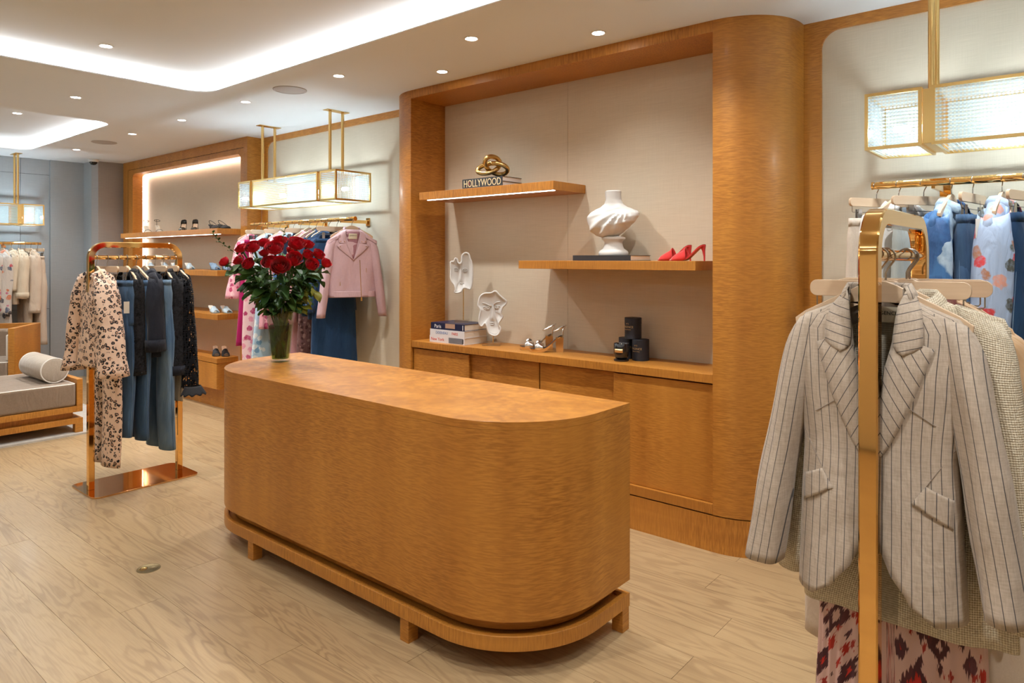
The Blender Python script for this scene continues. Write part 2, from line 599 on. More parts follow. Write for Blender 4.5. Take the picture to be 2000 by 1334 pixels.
# ------------------------------------------------------------------ display alcove
YF, YB = 3.365, 3.71
alc = thing('display_alcove', 'tall curved-end wooden display alcove with beige lining behind the counter', 'display alcove', (0, 0, 0))
R = 0.33
pr_ = [(-1.485, YF)] + arc(-1.48, YF + R, R, -pi / 2, 0) + [(-1.15, 3.75), (-1.485, 3.75)]
pl_ = [(-3.78, 3.75), (-4.115, 3.75)] + arc(-3.785, YF + R, R, pi, 3 * pi / 2) + [(-3.78, YF)]
MB().prism(pr_, 0.190, ZC).build('pillar', 'veneer_upright', alc, smooth=30)
MB().prism(pl_, 0.190, ZC).build('pillar', 'veneer_upright', alc, smooth=30)
MB().box(-3.7795, -1.4855, YF, 3.75, 2.659, ZC).build('header', 'veneer_cross', alc)
for a, b in ((-3.78, -2.636), (-2.634, -1.485)):
    MB().box(a, b, YB, 3.75, 0.905, 2.659).build('back_panel', 'beige_linen', alc)
plinth = arc(-3.785, YF + R, R, pi, 3 * pi / 2) + arc(-1.48, YF + R, R, -pi / 2, 0) + [(-1.15, 3.75), (-4.115, 3.75)]
MB().prism(plinth, 0.0, 0.184).build('plinth', 'veneer_cross', alc, smooth=30)
sh = arc(-3.785, YF + R, R - 0.012, pi, 3 * pi / 2) + arc(-1.48, YF + R, R - 0.012, -pi / 2, 0) + [(-1.17, 3.74), (-4.09, 3.74)]
MB().prism(sh, 0.184, 0.190).build('shadow_gap', 'dark_gap', alc)

cab = thing('low_cabinet', 'wooden low cabinet with four sliding doors inside the alcove', 'cabinet', (-2.63, 3.55, 0.19))
def cpart(name, mat, x0, x1, y0, y1, z0, z1, bev=0.0012):
    return MB().box(x0 + 2.63, x1 + 2.63, y0 - 3.55, y1 - 3.55, z0 - 0.19, z1 - 0.19).build(name, mat, cab, bevel=bev)
cpart('carcass', 'dark_gap', -3.779, -1.486, 3.45, 3.74, 0.191, 0.853)
cpart('bottom_rail', 'veneer_cross', -3.779, -1.486, YF + 0.0005, 3.45, 0.191, 0.243)
cpart('door', 'veneer_upright', -3.772, -3.222, 3.386, 3.402, 0.245, 0.850)
cpart('door', 'veneer_upright', -3.250, -2.640, 3.408, 3.424, 0.245, 0.850)
cpart('door', 'veneer_upright', -2.630, -2.060, 3.408, 3.424, 0.245, 0.850)
cpart('door', 'veneer_upright', -2.087, -1.488, 3.386, 3.402, 0.245, 0.850)
wt = MB().box(-1.146, 1.146, -0.170, 0.170, -0.046, 0.0).build('worktop', 'veneer_cross', bevel=0.0015, loc=(-2.6325, 3.54, 0.905))
tag(wt, 'long wooden worktop over the sliding-door cabinet', 'worktop')

def shelf(name, label, x0, x1, y0, y1, ztop, th, strip=None, group=None, mat='veneer_cross'):
    t = thing(name, label, 'shelf', ((x0 + x1) / 2, (y0 + y1) / 2, ztop), 0, group)
    hx, hy = (x1 - x0) / 2, (y1 - y0) / 2
    bd = MB().box(-hx, hx, -hy, hy, -th, 0).build('board', mat, t, bevel=0.0015)
    if strip:
        MB().box(-hx + strip[0], hx - strip[1], -hy + 0.030, -hy + 0.046, -th - 0.003, -th + 0.001).build('light_strip', 'led_shelf', t)
    return t
shelf('wall_shelf', 'upper floating wooden shelf carrying the gold knot sculpture', -3.69, -2.496, YF, YB, 1.972, 0.054, (0.05, 0.02), 'floating shelves in the alcove')
shelf('wall_shelf', 'lower floating wooden shelf carrying the white bust and red mules', -2.77, -1.58, YF, YB, 1.487, 0.050, None, 'floating shelves in the alcove')

# ------------------------------------------------------------------ shoe display unit at the far end
shoe = thing('shoe_display_unit', 'tall wooden shoe display with glowing beige recess at the far end', 'display unit', (-7.98, 3.65, 0))
def spart(o): o.parent = shoe; o.location = (7.98, -3.65, 0); return o
fo = [(-9.50, 0.20), (-6.448, 0.20), (-6.448, ZC - 0.0005), (-9.50, ZC - 0.0005)]
spart(MB().prism(fo, 3.58, 3.70, [rrect(-9.21, -6.577, 0.24, 2.56, 0.06, 8)], axis='y').build('frame', 'veneer_upright', smooth=30))
spart(MB().box(-6.47, -6.4482, 3.70, 3.734, 0.20, ZC - 0.0005).build('side_return', 'veneer_upright'))
spart(MB().box(-9.33, -6.52, 3.578, 3.581, 2.612, 2.616).build('groove', 'dark_gap'))
spart(MB().box(-9.352, -9.348, 3.578, 3.581, 0.25, 2.616).build('groove', 'dark_gap'))
spart(MB().box(-9.45, -6.47, 3.742, 3.7495, 0.20, 2.70).build('back_panel', 'beige_linen'))
LEDr = lambda d: rrect(-9.21 - d, -6.577 + d, 0.24 - d, 2.56 + d, 0.06 + d, 8)
spart(MB().loft([[(p[0], 3.706, p[1]) for p in LEDr(0.012)], [(p[0], 3.706, p[1]) for p in LEDr(0.03)]]).build('light_strip', 'led_niche', recalc=False))
for z, l, k, xr in ((1.80, 'highest wooden shoe shelf, with black heels on it', (0.06, 0.02), -6.60), (1.382, 'second wooden shoe shelf from the top, with blue mules', None, -6.60), (0.948, 'third wooden shoe shelf from the top, with pale blue mules', None, -6.60)):
    shelf('shoe_shelf', l, -8.97, xr, 3.35, 3.7415, z, 0.056, k, 'shelves of the shoe display')
sc_ = thing('shoe_cabinet', 'low wooden drawer cabinet below the shoe shelves', 'cabinet', (-7.98, 3.5, 0))
MB().box(-1.35, 1.37, -0.15, 0.075, 0.464, 0.513).build('top', 'veneer_cross', sc_, bevel=0.0015)
MB().box(-1.35, 1.362, -0.13, 0.075, 0.20, 0.464).build('carcass', 'veneer_upright', sc_)
for a, b in ((-1.345, -0.45), (-0.446, 0.455), (0.459, 1.362)):
    MB().box(a, b, -0.148, -0.130, 0.206, 0.458).build('drawer', 'veneer_upright', sc_, bevel=0.0012)
MB().box(-1.40, 1.50, -0.06, 0.075, 0.0, 0.198).build('plinth', 'veneer_upright', sc_)

# ------------------------------------------------------------------ counter
ct = thing('sales_counter', 'large curved-front wooden sales counter on short square legs', 'counter', (-2.61, 2.12, 0))
def cplan(x0, x1, y0, y1, r):
    p = [(x1, y1), (x0, y1)]
    p += arc(x0 + r, y0 + r, r, pi, 1.5 * pi, 20) + arc(x1 - r, y0 + r, r, 1.5 * pi, 2 * pi, 20)
    return [(a + 2.61, b - 2.12) for a, b in p]
X0, X1, Y0, Y1, RC = -3.785, -1.436, 1.795, 2.455, 0.425
MB().prism(cplan(X0, X1, Y0, Y1, RC), 0.198, 0.885).build('body', 'veneer_upright', ct, smooth=25)
MB().prism(cplan(X0, X1, Y0, Y1, RC), 0.8852, 0.915).build('top', 'veneer_upright', ct, smooth=25, bevel=0.0008, seg=1)
MB().prism(cplan(X0 + 0.05, X1 - 0.05, Y0 + 0.05, Y1 - 0.05, RC - 0.05), 0.1465, 0.198).build('recess', 'veneer_upright', ct, smooth=25)
MB().prism(cplan(X0, X1, Y0, Y1, RC), 0.092, 0.146, [cplan(X0 + 0.022, X1 - 0.022, Y0 + 0.022, Y1 - 0.022, RC - 0.022)]).build('base_rail', 'veneer_cross', ct, smooth=25, bevel=0.002)
MB().prism(cplan(X0 + 0.023, X1 - 0.023, Y0 + 0.023, Y1 - 0.023, RC - 0.023), 0.092, 0.130).build('base_board', 'veneer_cross', ct, smooth=25)
for x, y in ((-3.238, 1.801), (-2.087, 1.801), (-1.488, 2.402), (-3.735, 2.402), (-2.61, 2.402)):
    MB().box(x + 2.61, x + 2.61 + 0.050, y - 2.12, y - 2.12 + 0.050, 0, 0.0915).build('leg', 'veneer_upright', ct, bevel=0.001)

# brass floor socket
t = thing('floor_socket', 'round brass floor socket plate in the oak planks', 'floor socket', (-3.497, 1.432, 0))
MB().lathe([(0.053, 0.0), (0.053, 0.0015), (0.049, 0.0022), (0.047, 0.0012)], 32).build('plate', 'aged_brass' if 'aged_brass' in MATS else simple('aged_brass', (0.25, 0.19, 0.10), 0.42, 1.0), t, smooth=40)
for a, m_ in ((-2.2, 'satin_brass'), (0.94, 'aged_brass')):
    MB().lathe([(0.019, 0.0012), (0.019, 0.0026), (0.012, 0.0028), (0.010, 0.0018)], 24, c=(0.022 * cos(a), 0.022 * sin(a), 0)).build('cap', m_, t, smooth=40)
# ================================================================== brass lanterns
def ribbed_glass():
    m = bpy.data.materials.new('ribbed_glass')
    m.use_nodes = True
    t = m.node_tree
    t.nodes.clear()
    uv = UVC(t)
    s = SEP(t, uv)
    rib = MATH(t, 'SINE', MATH(t, 'MULTIPLY', s[1], 2 * pi / 0.016))
    cross = MATH(t, 'SINE', MATH(t, 'MULTIPLY', s[0], 2 * pi / 0.014))
    f = MATH(t, 'MULTIPLY_ADD', rib, 0.22, 0.70)
    f = MATH(t, 'ADD', f, MATH(t, 'MULTIPLY', cross, 0.12), clamp=True)
    tr = N(t, 'ShaderNodeBsdfTransparent', {'Color': (0.96, 0.98, 0.98, 1)})
    tl = N(t, 'ShaderNodeBsdfTranslucent', {'Color': (0.66, 0.80, 0.84, 1)})
    df = N(t, 'ShaderNodeBsdfDiffuse', {'Color': (0.46, 0.56, 0.59, 1)})
    gl = N(t, 'ShaderNodeBsdfGlossy', {'Color': (1, 1, 1, 1), 'Roughness': 0.12})
    a = N(t, 'ShaderNodeMixShader', {0: 0.35, 1: tl.outputs[0], 2: df.outputs[0]})
    b = N(t, 'ShaderNodeMixShader', {0: 0.15, 1: a.outputs[0], 2: gl.outputs[0]})
    c = N(t, 'ShaderNodeMixShader', {0: f, 1: b.outputs[0], 2: tr.outputs[0]})
    o = N(t, 'ShaderNodeOutputMaterial', {0: c.outputs[0]})
    MATS['ribbed_glass'] = m
ribbed_glass()

def ribs(fn, n, ua, ub):
    """corrugated pane: fn(u, s, off) -> point; n ribs across s in 0..1"""
    rows = []
    k = n * 4
    for i in range(k + 1):
        s = i / k
        off = 0.0016 * cos(2 * pi * i / 4)
        rows.append([fn(ua, s, off), fn(ub, s, off)])
    return MB().loft(rows, close=False)

def lantern(loc, rz, label, L=1.50, W=0.35, H=0.242, drop=None, seg=(0.215, 0.035)):
    t = thing('lantern_pendant', label, 'pendant lamp', loc, rz, 'brass and ribbed glass lantern pendants')
    b = 0.0065
    hx, hy, hz = L / 2, W / 2, H / 2
    e, g = seg
    spans = [(-hx, -hx + e), (-hx + e + g, hx - e - g), (hx - e, hx)]
    for x0, x1 in spans:
        fr = MB()
        for sy in (-1, 1):
            for sz in (-1, 1):
                fr.box(x0, x1, sy * (hy - b) - b, sy * (hy - b) + b, sz * (hz - b) - b, sz * (hz - b) + b)
            for xx in (x0 + b, x1 - b):
                fr.box(xx - b, xx + b, sy * (hy - b) - b, sy * (hy - b) + b, -hz + 2 * b, hz - 2 * b)
        for sz in (-1, 1):
            for xx in (x0 + b, x1 - b):
                fr.box(xx - b, xx + b, -hy + 2 * b, hy - 2 * b, sz * (hz - b) - b, sz * (hz - b) + b)
        fr.build('frame', 'satin_brass', t)
        a, c = x0 + b, x1 - b
        n = 14
        for sy in (-1, 1):
            ribs(lambda u, s, o: (u, sy * (hy - b) + o, lerp(-hz + 2 * b, hz - 2 * b, s)), n, a, c).build('glass_pane', 'ribbed_glass', t, smooth=180, recalc=False)
        nb = max(6, int((c - a) / 0.022))
        ribs(lambda u, s, o: (lerp(a, c, s), u, -hz + b + o), nb, -hy + b, hy - b).build('glass_pane', 'ribbed_glass', t, smooth=180, recalc=False)
        if x0 == -hx or x1 == hx:
            xe = x0 + b if x0 == -hx else x1 - b
            ribs(lambda u, s, o: (xe + o, lerp(-hy + 2 * b, hy - 2 * b, s), u), 20, -hz + 2 * b, hz - 2 * b).build('glass_pane', 'ribbed_glass', t, smooth=180, recalc=False)
    for s in (-1, 1):
        xc = s * (hx - e - g / 2)
        MB().box(xc - g / 2, xc + g / 2, -hy + 0.014, hy - 0.014, -hz + 0.008, hz - 0.008).build('spacer', 'satin_brass', t, bevel=0.001)
        top = drop
        MB().box(xc - 0.034, xc + 0.034, -0.108, 0.108, top - 0.006, top - 0.0005).build('ceiling_plate', 'satin_brass', t, bevel=0.001)
        for sy in (-1, 1):
            MB().tube([(xc, sy * 0.062, hz - 0.02), (xc, sy * 0.062, top - 0.004)], 0.0125, 14).build('rod', 'satin_brass', t, smooth=40)
    for xb in (-hx + e * 0.52, -0.28, 0.0, 0.28, hx - e * 0.52):
        MB().box(xb - 0.032, xb + 0.032, -0.014, 0.014, -0.03, -0.004).build('bulb', 'led_bulb', t, bevel=0.006)
lantern((-5.30, 3.442, 2.084), 0, 'brass lantern with ribbed glass hanging over the pink jacket rail', drop=ZC - 2.084)
lantern((-0.003, 3.442, 2.088), 0, 'brass lantern with ribbed glass hanging over the denim rail beside the big pillar', drop=ZC - 2.088)
lantern((-9.57, 1.93, 2.008), pi / 2, 'small-looking distant brass lantern in front of the grey wall', drop=ZC - 2.008)

# ================================================================== rails and racks
def wall_rail(label, p0, p1, wall_vec, brackets, r=0.0165):
    p0, p1 = Vector(p0), Vector(p1)
    t = thing('hanging_rail', label, 'clothes rail', p0, 0, 'wall mounted gold hanging rails')
    d = (p1 - p0)
    L = d.length
    d.normalize()
    MB().tube([(0, 0, 0), d * L], r, 20).build('bar', 'polished_gold', t, smooth=40)
    for c in ((0, 0, 0), d * L):
        MB().tube([Vector(c) - d * 0.003, Vector(c) + d * 0.003], r + 0.0015, 20).build('end_cap', 'polished_gold', t, smooth=40)
    w = Vector(wall_vec)
    wl = w.length
    wn = w.normalized()
    for s in brackets:
        q = d * s + Vector((0, 0, -0.012))
        MB().obox(q + wn * wl / 2, wn, d, (0, 0, 1), wl / 2, 0.007, 0.014).build('bracket', 'polished_gold', t, bevel=0.001)
        MB().obox(q + wn * (wl - 0.005), d, wn, (0, 0, 1), 0.022, 0.005, 0.036).build('wall_plate', 'polished_gold', t, bevel=0.001)
wall_rail('gold hanging rail along the wall beneath the left lantern', (-6.15, 3.46, 1.823), (-4.555, 3.46, 1.823), (0, 0.288, 0), (0.16, 0.79, 1.40))
wall_rail('gold hanging rail on the wall right of the big pillar', (-0.755, 3.42, 1.826), (0.80, 3.42, 1.826), (0, 0.328, 0), (0.235, 1.32))
wall_rail('distant gold hanging rail on the grey far wall', (-9.55, 1.1, 1.678), (-9.55, 2.685, 1.678), (-0.333, 0, 0), (0.3, 1.30))

def garment_rack(label, x, y0, y1, plate):
    t = thing('garment_rack', label, 'clothes rack', (x, (y0 + y1) / 2, 0))
    h = (y1 - y0) / 2
    zt, s, r = 1.590, 0.0185, 0.085
    path = [(0, -h, 0.011)] + [(0, -h, 0.5), (0, -h, 1.0)]
    path += [(0, -h + r - r * cos(a), zt - r + r * sin(a)) for a in [pi / 2 * k / 8 for k in range(9)]]
    path += [(0, h - r + r * sin(a), zt - r + r * cos(a)) for a in [pi / 2 * k / 8 for k in range(9)]]
    path += [(0, h, 1.0), (0, h, 0.5), (0, h, 0.011)]
    rings = []
    for k, p in enumerate(path):
        a = Vector(path[max(k - 1, 0)])
        b = Vector(path[min(k + 1, len(path) - 1)])
        tn = (b - a).normalized()
        nx = Vector((1, 0, 0))
        ny = tn.cross(nx).normalized()
        p = Vector(p)
        q = []
        c = 0.003
        for u, v in ((s, s - c), (s - c, s), (-s + c, s), (-s, s - c), (-s, -s + c), (-s + c, -s), (s - c, -s), (s, -s + c)):
            q.append(p + nx * u + ny * v)
        rings.append(q)
    MB().loft(rings, True, True, True).build('frame', 'polished_gold', t, smooth=35)
    x0, x1, ya, yb = plate
    yc = (y0 + y1) / 2
    MB().prism(rrect(x0 - x, x1 - x, ya - yc, yb - yc, 0.048, 8), 0.0, 0.010).build('base_plate', 'rose_gold_plate', t, smooth=30, bevel=0.0015)
    MB().tube([(0, -h + s, 1.507), (0, h - s, 1.507)], 0.0135, 16, caps=False).build('rail', 'polished_gold', t, smooth=40)
garment_rack('mirror-gold clothes rack holding the leopard print set', -4.95, 1.669, 2.232, (-5.155, -4.745, 1.615, 2.285))
garment_rack('mirror-gold clothes rack in the right foreground behind which the pinstripe jacket hangs', -0.352, 1.572, 2.115, (-0.557, -0.147, 1.518, 2.169))

# ================================================================== hangers
def pale_wood():
    m, t, b = new_mat('pale_wood', rough=0.45)
    p = OBJC(t)
    n = NOISE(t, VM(t, 'MULTIPLY', p, (6, 6, 90)), 1.0, 3)
    t.links.new(MIX(t, n, (0.60, 0.42, 0.27), (0.74, 0.56, 0.39)), b.inputs['Base Color'])
    MATS['pale_wood'] = m
pale_wood()
def hook_mb(zend):
    r = 0.019
    pts = [(r * cos(a), 0, r * sin(a) - 0.003) for a in [radians(200 - 12 * k) for k in range(20)]]
    pts += [(0.004, 0, -0.030), (0.0, 0, -0.040), (0, 0, zend)]
    return MB().tube(pts, 0.0021, 6)
def hanger_outline():
    up = [(-0.172, -0.142), (-0.15, -0.125), (-0.11, -0.104), (-0.07, -0.083), (-0.035, -0.064), (-0.015, -0.056), (0.0, -0.055)]
    lo = [(0.0, -0.100), (-0.02, -0.101), (-0.05, -0.113), (-0.09, -0.131), (-0.13, -0.148), (-0.16, -0.160), (-0.171, -0.155)]
    left = up + lo
    return up + [(-x, z) for x, z in reversed(up[:-1])] + [(-x, z) for x, z in reversed(lo[1:])] + lo
HANG = {}
def hanger_mesh(kind):
    if kind in HANG:
        return HANG[kind]
    if kind == 'curved':
        a = MB().prism(hanger_outline(), -0.0065, 0.0065, axis='y').build('body', 'pale_wood', bevel=0.003, smooth=40)
        b = hook_mb(-0.058).build('hook', 'chrome_wire', smooth=60)
        r = {'body': a, 'hook': b}
    else:
        a = MB().prism(rrect(-0.165, 0.165, -0.096, -0.058, 0.016, 5), -0.006, 0.006, axis='y').build('body', 'pale_wood', bevel=0.002, smooth=40)
        b = hook_mb(-0.06).build('hook', 'chrome_wire', smooth=60)
        w = MB().tube([(-0.15, 0, -0.094), (-0.15, 0, -0.118), (-0.146, 0, -0.122), (0.146, 0, -0.122), (0.15, 0, -0.118), (0.15, 0, -0.094)], 0.0016, 6).build('wire', 'chrome_wire', smooth=60)
        c = MB()
        for sy in (-1, 1):
            c.obox((0, sy * 0.007, -0.138), (1, 0, 0), (0, 1, 0.14 * sy), (0, 0, 1), 0.011, 0.0016, 0.030)
        c = c.build('clip', 'chrome_wire')
        r = {'body': a, 'hook': b, 'wire': w, 'clip': c}
    for o in r.values():
        COL.objects.unlink(o)
    HANG[kind] = r
    return r
def hanger(kind, loc, rz, label, clips=(-0.11, 0.11), group='pale wooden hangers'):
    t = thing('clothes_hanger', label, 'hanger', loc, rz, group)
    for k, src in hanger_mesh(kind).items():
        for xx in (clips if k == 'clip' else (0,)):
            o = src.copy()
            COL.objects.link(o)
            o.parent = t
            o.location = (xx, 0, 0)
    return t
# ================================================================== cloth materials
def cloth(name, c1, c2=None, scale=260.0, rough=0.85, sheen=0.15, bstr=0.15, folds=0.0):
    m, t, b = new_mat(name, c1, rough, sheen=sheen, spec=0.2)
    p = OBJC(t)
    n = NOISE(t, p, scale, 2)
    if c2:
        big = NOISE(t, p, 9.0, 2)
        f = MATH(t, 'ADD', MATH(t, 'MULTIPLY', n, 0.5), MATH(t, 'MULTIPLY', big, 0.5))
        t.links.new(MIX(t, RAMP(t, f, [(0.35, 0.0), (0.65, 1.0)]), c1, c2), b.inputs['Base Color'])
    bump(t, b, n, bstr, 0.001)
    wrinkle(t, b, 0.45)
    MATS[name] = m
    return m

def denim(name, c, fade, worn=0.5):
    m, t, b = new_mat(name, c, 0.8, sheen=0.1, spec=0.2)
    p = OBJC(t)
    v = NOISE(t, VM(t, 'MULTIPLY', p, (500, 500, 30)), 1.0, 2)
    big = NOISE(t, VM(t, 'MULTIPLY', p, (9, 9, 2.5)), 1.0, 3)
    col = MIX(t, MATH(t, 'MULTIPLY', RAMP(t, big, [(0.4, 0.0), (0.7, 1.0)]), worn), c, fade)
    col = MIX(t, MATH(t, 'MULTIPLY', v, 0.22), col, fade)
    t.links.new(col, b.inputs['Base Color'])
    bump(t, b, v, 0.2, 0.001)
    wrinkle(t, b, 0.5)
    MATS[name] = m
denim('denim_mid', (0.032, 0.075, 0.160), (0.115, 0.205, 0.330))
denim('denim_light', (0.060, 0.125, 0.225), (0.25, 0.36, 0.48), 0.8)
denim('denim_dark', (0.018, 0.045, 0.110), (0.035, 0.085, 0.175), 0.4)
denim('denim_blue', (0.008, 0.031, 0.083), (0.022, 0.070, 0.155), 0.5)
denim('denim_bleached', (0.36, 0.41, 0.42), (0.60, 0.62, 0.58), 0.8)

def stripes():
    m, t, b = new_mat('pinstripe_linen', rough=0.85, sheen=0.2, spec=0.15)
    s = SEP(t, UVC(t))
    fr = MATH(t, 'FRACT', MATH(t, 'MULTIPLY', s[0], 1 / 0.0182))
    d = MATH(t, 'ABSOLUTE', MATH(t, 'SUBTRACT', fr, 0.5))
    line = RAMP(t, d, [(0.030, 1.0), (0.050, 0.0)])
    p = OBJC(t)
    w = NOISE(t, VM(t, 'MULTIPLY', p, (300, 300, 40)), 1.0, 2)
    w2 = NOISE(t, VM(t, 'MULTIPLY', p, (40, 40, 300)), 1.0, 2)
    wf = MATH(t, 'MULTIPLY', MATH(t, 'ADD', w, w2), 0.5)
    base = MIX(t, RAMP(t, wf, [(0.35, 0.0), (0.65, 1.0)]), (0.425, 0.348, 0.278), (0.555, 0.468, 0.385))
    t.links.new(MIX(t, MATH(t, 'MULTIPLY', line, 0.92), base, (0.035, 0.035, 0.045)), b.inputs['Base Color'])
    bump(t, b, wf, 0.25, 0.001)
    wrinkle(t, b, 0.35, (13, 13, 6))
    MATS['pinstripe_linen'] = m
stripes()

def leopard():
    m, t, b = new_mat('leopard_print', rough=0.6, sheen=0.1, spec=0.3)
    p = OBJC(t)
    wob = NOISE(t, p, 46.0, 2)
    wv = N(t, 'ShaderNodeTexNoise', {'Vector': p, 'Scale': 38.0, 'Detail': 2.0}).outputs[1]
    q = VM(t, 'ADD', p, VM(t, 'MULTIPLY', wv, (0.022, 0.022, 0.022)))
    d = N(t, 'ShaderNodeTexVoronoi', {'Vector': q, 'Scale': 37.0, 'Randomness': 0.85}).outputs['Distance']
    ring = RAMP(t, d, [(0.20, 0.0), (0.235, 1.0), (0.43, 1.0), (0.465, 0.0)])
    gate = RAMP(t, NOISE(t, p, 85.0, 1), [(0.36, 0.0), (0.42, 1.0)])
    core = RAMP(t, d, [(0.18, 1.0), (0.24, 0.0)])
    col = MIX(t, MATH(t, 'MULTIPLY', core, 0.8), (0.84, 0.62, 0.48), (0.40, 0.155, 0.06))
    col = MIX(t, MATH(t, 'MULTIPLY', ring, gate), col, (0.014, 0.010, 0.014))
    t.links.new(col, b.inputs['Base Color'])
    wrinkle(t, b, 0.6)
    MATS['leopard_print'] = m
leopard()

def printed(name, ground, blobs, scale=14.0, size=0.33, rough=0.6, ground2=None, stretch=(1, 1, 1)):
    """scattered flowers on a coloured ground"""
    m, t, b = new_mat(name, ground, rough, sheen=0.1, spec=0.3)
    p = VM(t, 'MULTIPLY', OBJC(t), stretch)
    wv = N(t, 'ShaderNodeTexNoise', {'Vector': p, 'Scale': scale * 1.6, 'Detail': 3.0}).outputs[1]
    q = VM(t, 'ADD', p, VM(t, 'MULTIPLY', wv, (0.6 / scale,) * 3))
    vo = N(t, 'ShaderNodeTexVoronoi', {'Vector': q, 'Scale': scale})
    pick = SEP(t, vo.outputs['Color'])[0]
    n = len(blobs)
    pal = RAMP(t, pick, [(k / n, c) for k, c in enumerate(blobs)], 'CONSTANT')
    inner = NOISE(t, p, scale * 5, 3)
    pal = MIX(t, RAMP(t, inner, [(0.45, 0.0), (0.70, 0.40)]), pal, ground)
    mask = RAMP(t, vo.outputs['Distance'], [(size * 0.85, 1.0), (size, 0.0)])
    g = ground
    if ground2:
        g = MIX(t, RAMP(t, NOISE(t, p, 5.0, 2), [(0.4, 0.0), (0.6, 1.0)]), ground, ground2)
    t.links.new(MIX(t, mask, g, pal), b.inputs['Base Color'])
    wrinkle(t, b, 0.6)
    MATS[name] = m
printed('pink_toile', (0.83, 0.58, 0.60), [(0.50, 0.06, 0.16), (0.75, 0.28, 0.38), (0.42, 0.03, 0.12)], 16.0, 0.42)
printed('pink_petals', (0.78, 0.38, 0.45), [(0.45, 0.02, 0.10), (0.85, 0.55, 0.58), (0.35, 0.02, 0.10)], 22.0, 0.5)
printed('blue_roses', (0.40, 0.52, 0.74), [(0.62, 0.06, 0.07), (0.42, 0.20, 0.12), (0.70, 0.35, 0.28), (0.10, 0.11, 0.10), (0.66, 0.12, 0.14)], 14.0, 0.42)
printed('tan_floral', (0.56, 0.36, 0.20), [(0.50, 0.03, 0.02), (0.22, 0.07, 0.07), (0.60, 0.10, 0.05)], 13.0, 0.36)
printed('red_floral', (0.62, 0.09, 0.04), [(0.45, 0.02, 0.02), (0.75, 0.55, 0.40), (0.40, 0.02, 0.02)], 12.0, 0.35)
printed('grey_floral', (0.60, 0.55, 0.50), [(0.45, 0.03, 0.06), (0.10, 0.10, 0.12), (0.60, 0.20, 0.10), (0.08, 0.10, 0.16), (0.50, 0.10, 0.20)], 13.0, 0.42)
printed('sky_print', (0.42, 0.60, 0.74), [(0.80, 0.84, 0.86), (0.15, 0.32, 0.52)], 15.0, 0.42)
printed('tie_dye', (0.055, 0.17, 0.40), [(0.28, 0.46, 0.66), (0.03, 0.09, 0.24), (0.45, 0.60, 0.74)], 8.0, 0.7)
printed('brown_lace', (0.18, 0.085, 0.085), [(0.36, 0.22, 0.20), (0.08, 0.03, 0.03)], 30.0, 0.4)

def ikat():
    m, t, b = new_mat('ikat_print', rough=0.6, spec=0.3)
    p = VM(t, 'MULTIPLY', UVC(t), (1.35, 0.8, 1.0))
    jag = NOISE(t, VM(t, 'MULTIPLY', p, (240.0, 30.0, 1.0)), 1.0, 1)
    q = VM(t, 'ADD', p, N(t, 'ShaderNodeCombineXYZ', {0: 0.0, 1: MATH(t, 'MULTIPLY', jag, 0.035), 2: 0.0}).outputs[0])
    def dia(scale, off, lo, hi):
        vo = N(t, 'ShaderNodeTexVoronoi', {'Vector': VM(t, 'ADD', q, off), 'Scale': scale, 'Randomness': 0.8}, distance='MANHATTAN')
        return RAMP(t, vo.outputs['Distance'], [(lo, 1.0), (hi, 0.0)]), vo
    d1, v1 = dia(17.0, (0.0, 0.0, 0.0), 0.68, 0.73)
    d2, v2 = dia(17.0, (0.0, 0.0, 0.0), 0.32, 0.36)
    d3, v3 = dia(30.0, (0.37, 0.11, 0.0), 0.34, 0.38)
    col = MIX(t, d3, (0.70, 0.47, 0.43), (0.36, 0.030, 0.022))
    pick = SEP(t, v1.outputs['Color'])
    oc = RAMP(t, pick[0], [(0.0, (0.075, 0.022, 0.030)), (0.45, (0.42, 0.025, 0.015)), (0.7, (0.10, 0.028, 0.035))], 'CONSTANT')
    ic = RAMP(t, pick[1], [(0.0, (0.55, 0.03, 0.02)), (0.55, (0.70, 0.47, 0.43))], 'CONSTANT')
    col = MIX(t, d1, col, oc)
    col = MIX(t, d2, col, ic)
    t.links.new(col, b.inputs['Base Color'])
    MATS['ikat_print'] = m
ikat()

def tweed():
    m, t, b = new_mat('cream_tweed', rough=0.9, sheen=0.2, spec=0.15)
    uv = UVC(t)
    s = SEP(t, uv)
    a = MATH(t, 'SINE', MATH(t, 'MULTIPLY', MATH(t, 'ADD', s[0], s[1]), 2 * pi / 0.0095))
    c = MATH(t, 'SINE', MATH(t, 'MULTIPLY', MATH(t, 'SUBTRACT', s[0], s[1]), 2 * pi / 0.0095))
    h = MATH(t, 'ADD', MATH(t, 'MULTIPLY', MATH(t, 'MULTIPLY', a, c), 0.35), MATH(t, 'MULTIPLY', NOISE(t, OBJC(t), 160.0, 2), 0.65))
    h = RAMP(t, h, [(0.10, 0.0), (0.5, 1.0)])
    t.links.new(MIX(t, h, (0.52, 0.43, 0.30), (0.86, 0.78, 0.63)), b.inputs['Base Color'])
    bump(t, b, h, 0.7, 0.003)
    MATS['cream_tweed'] = m
tweed()

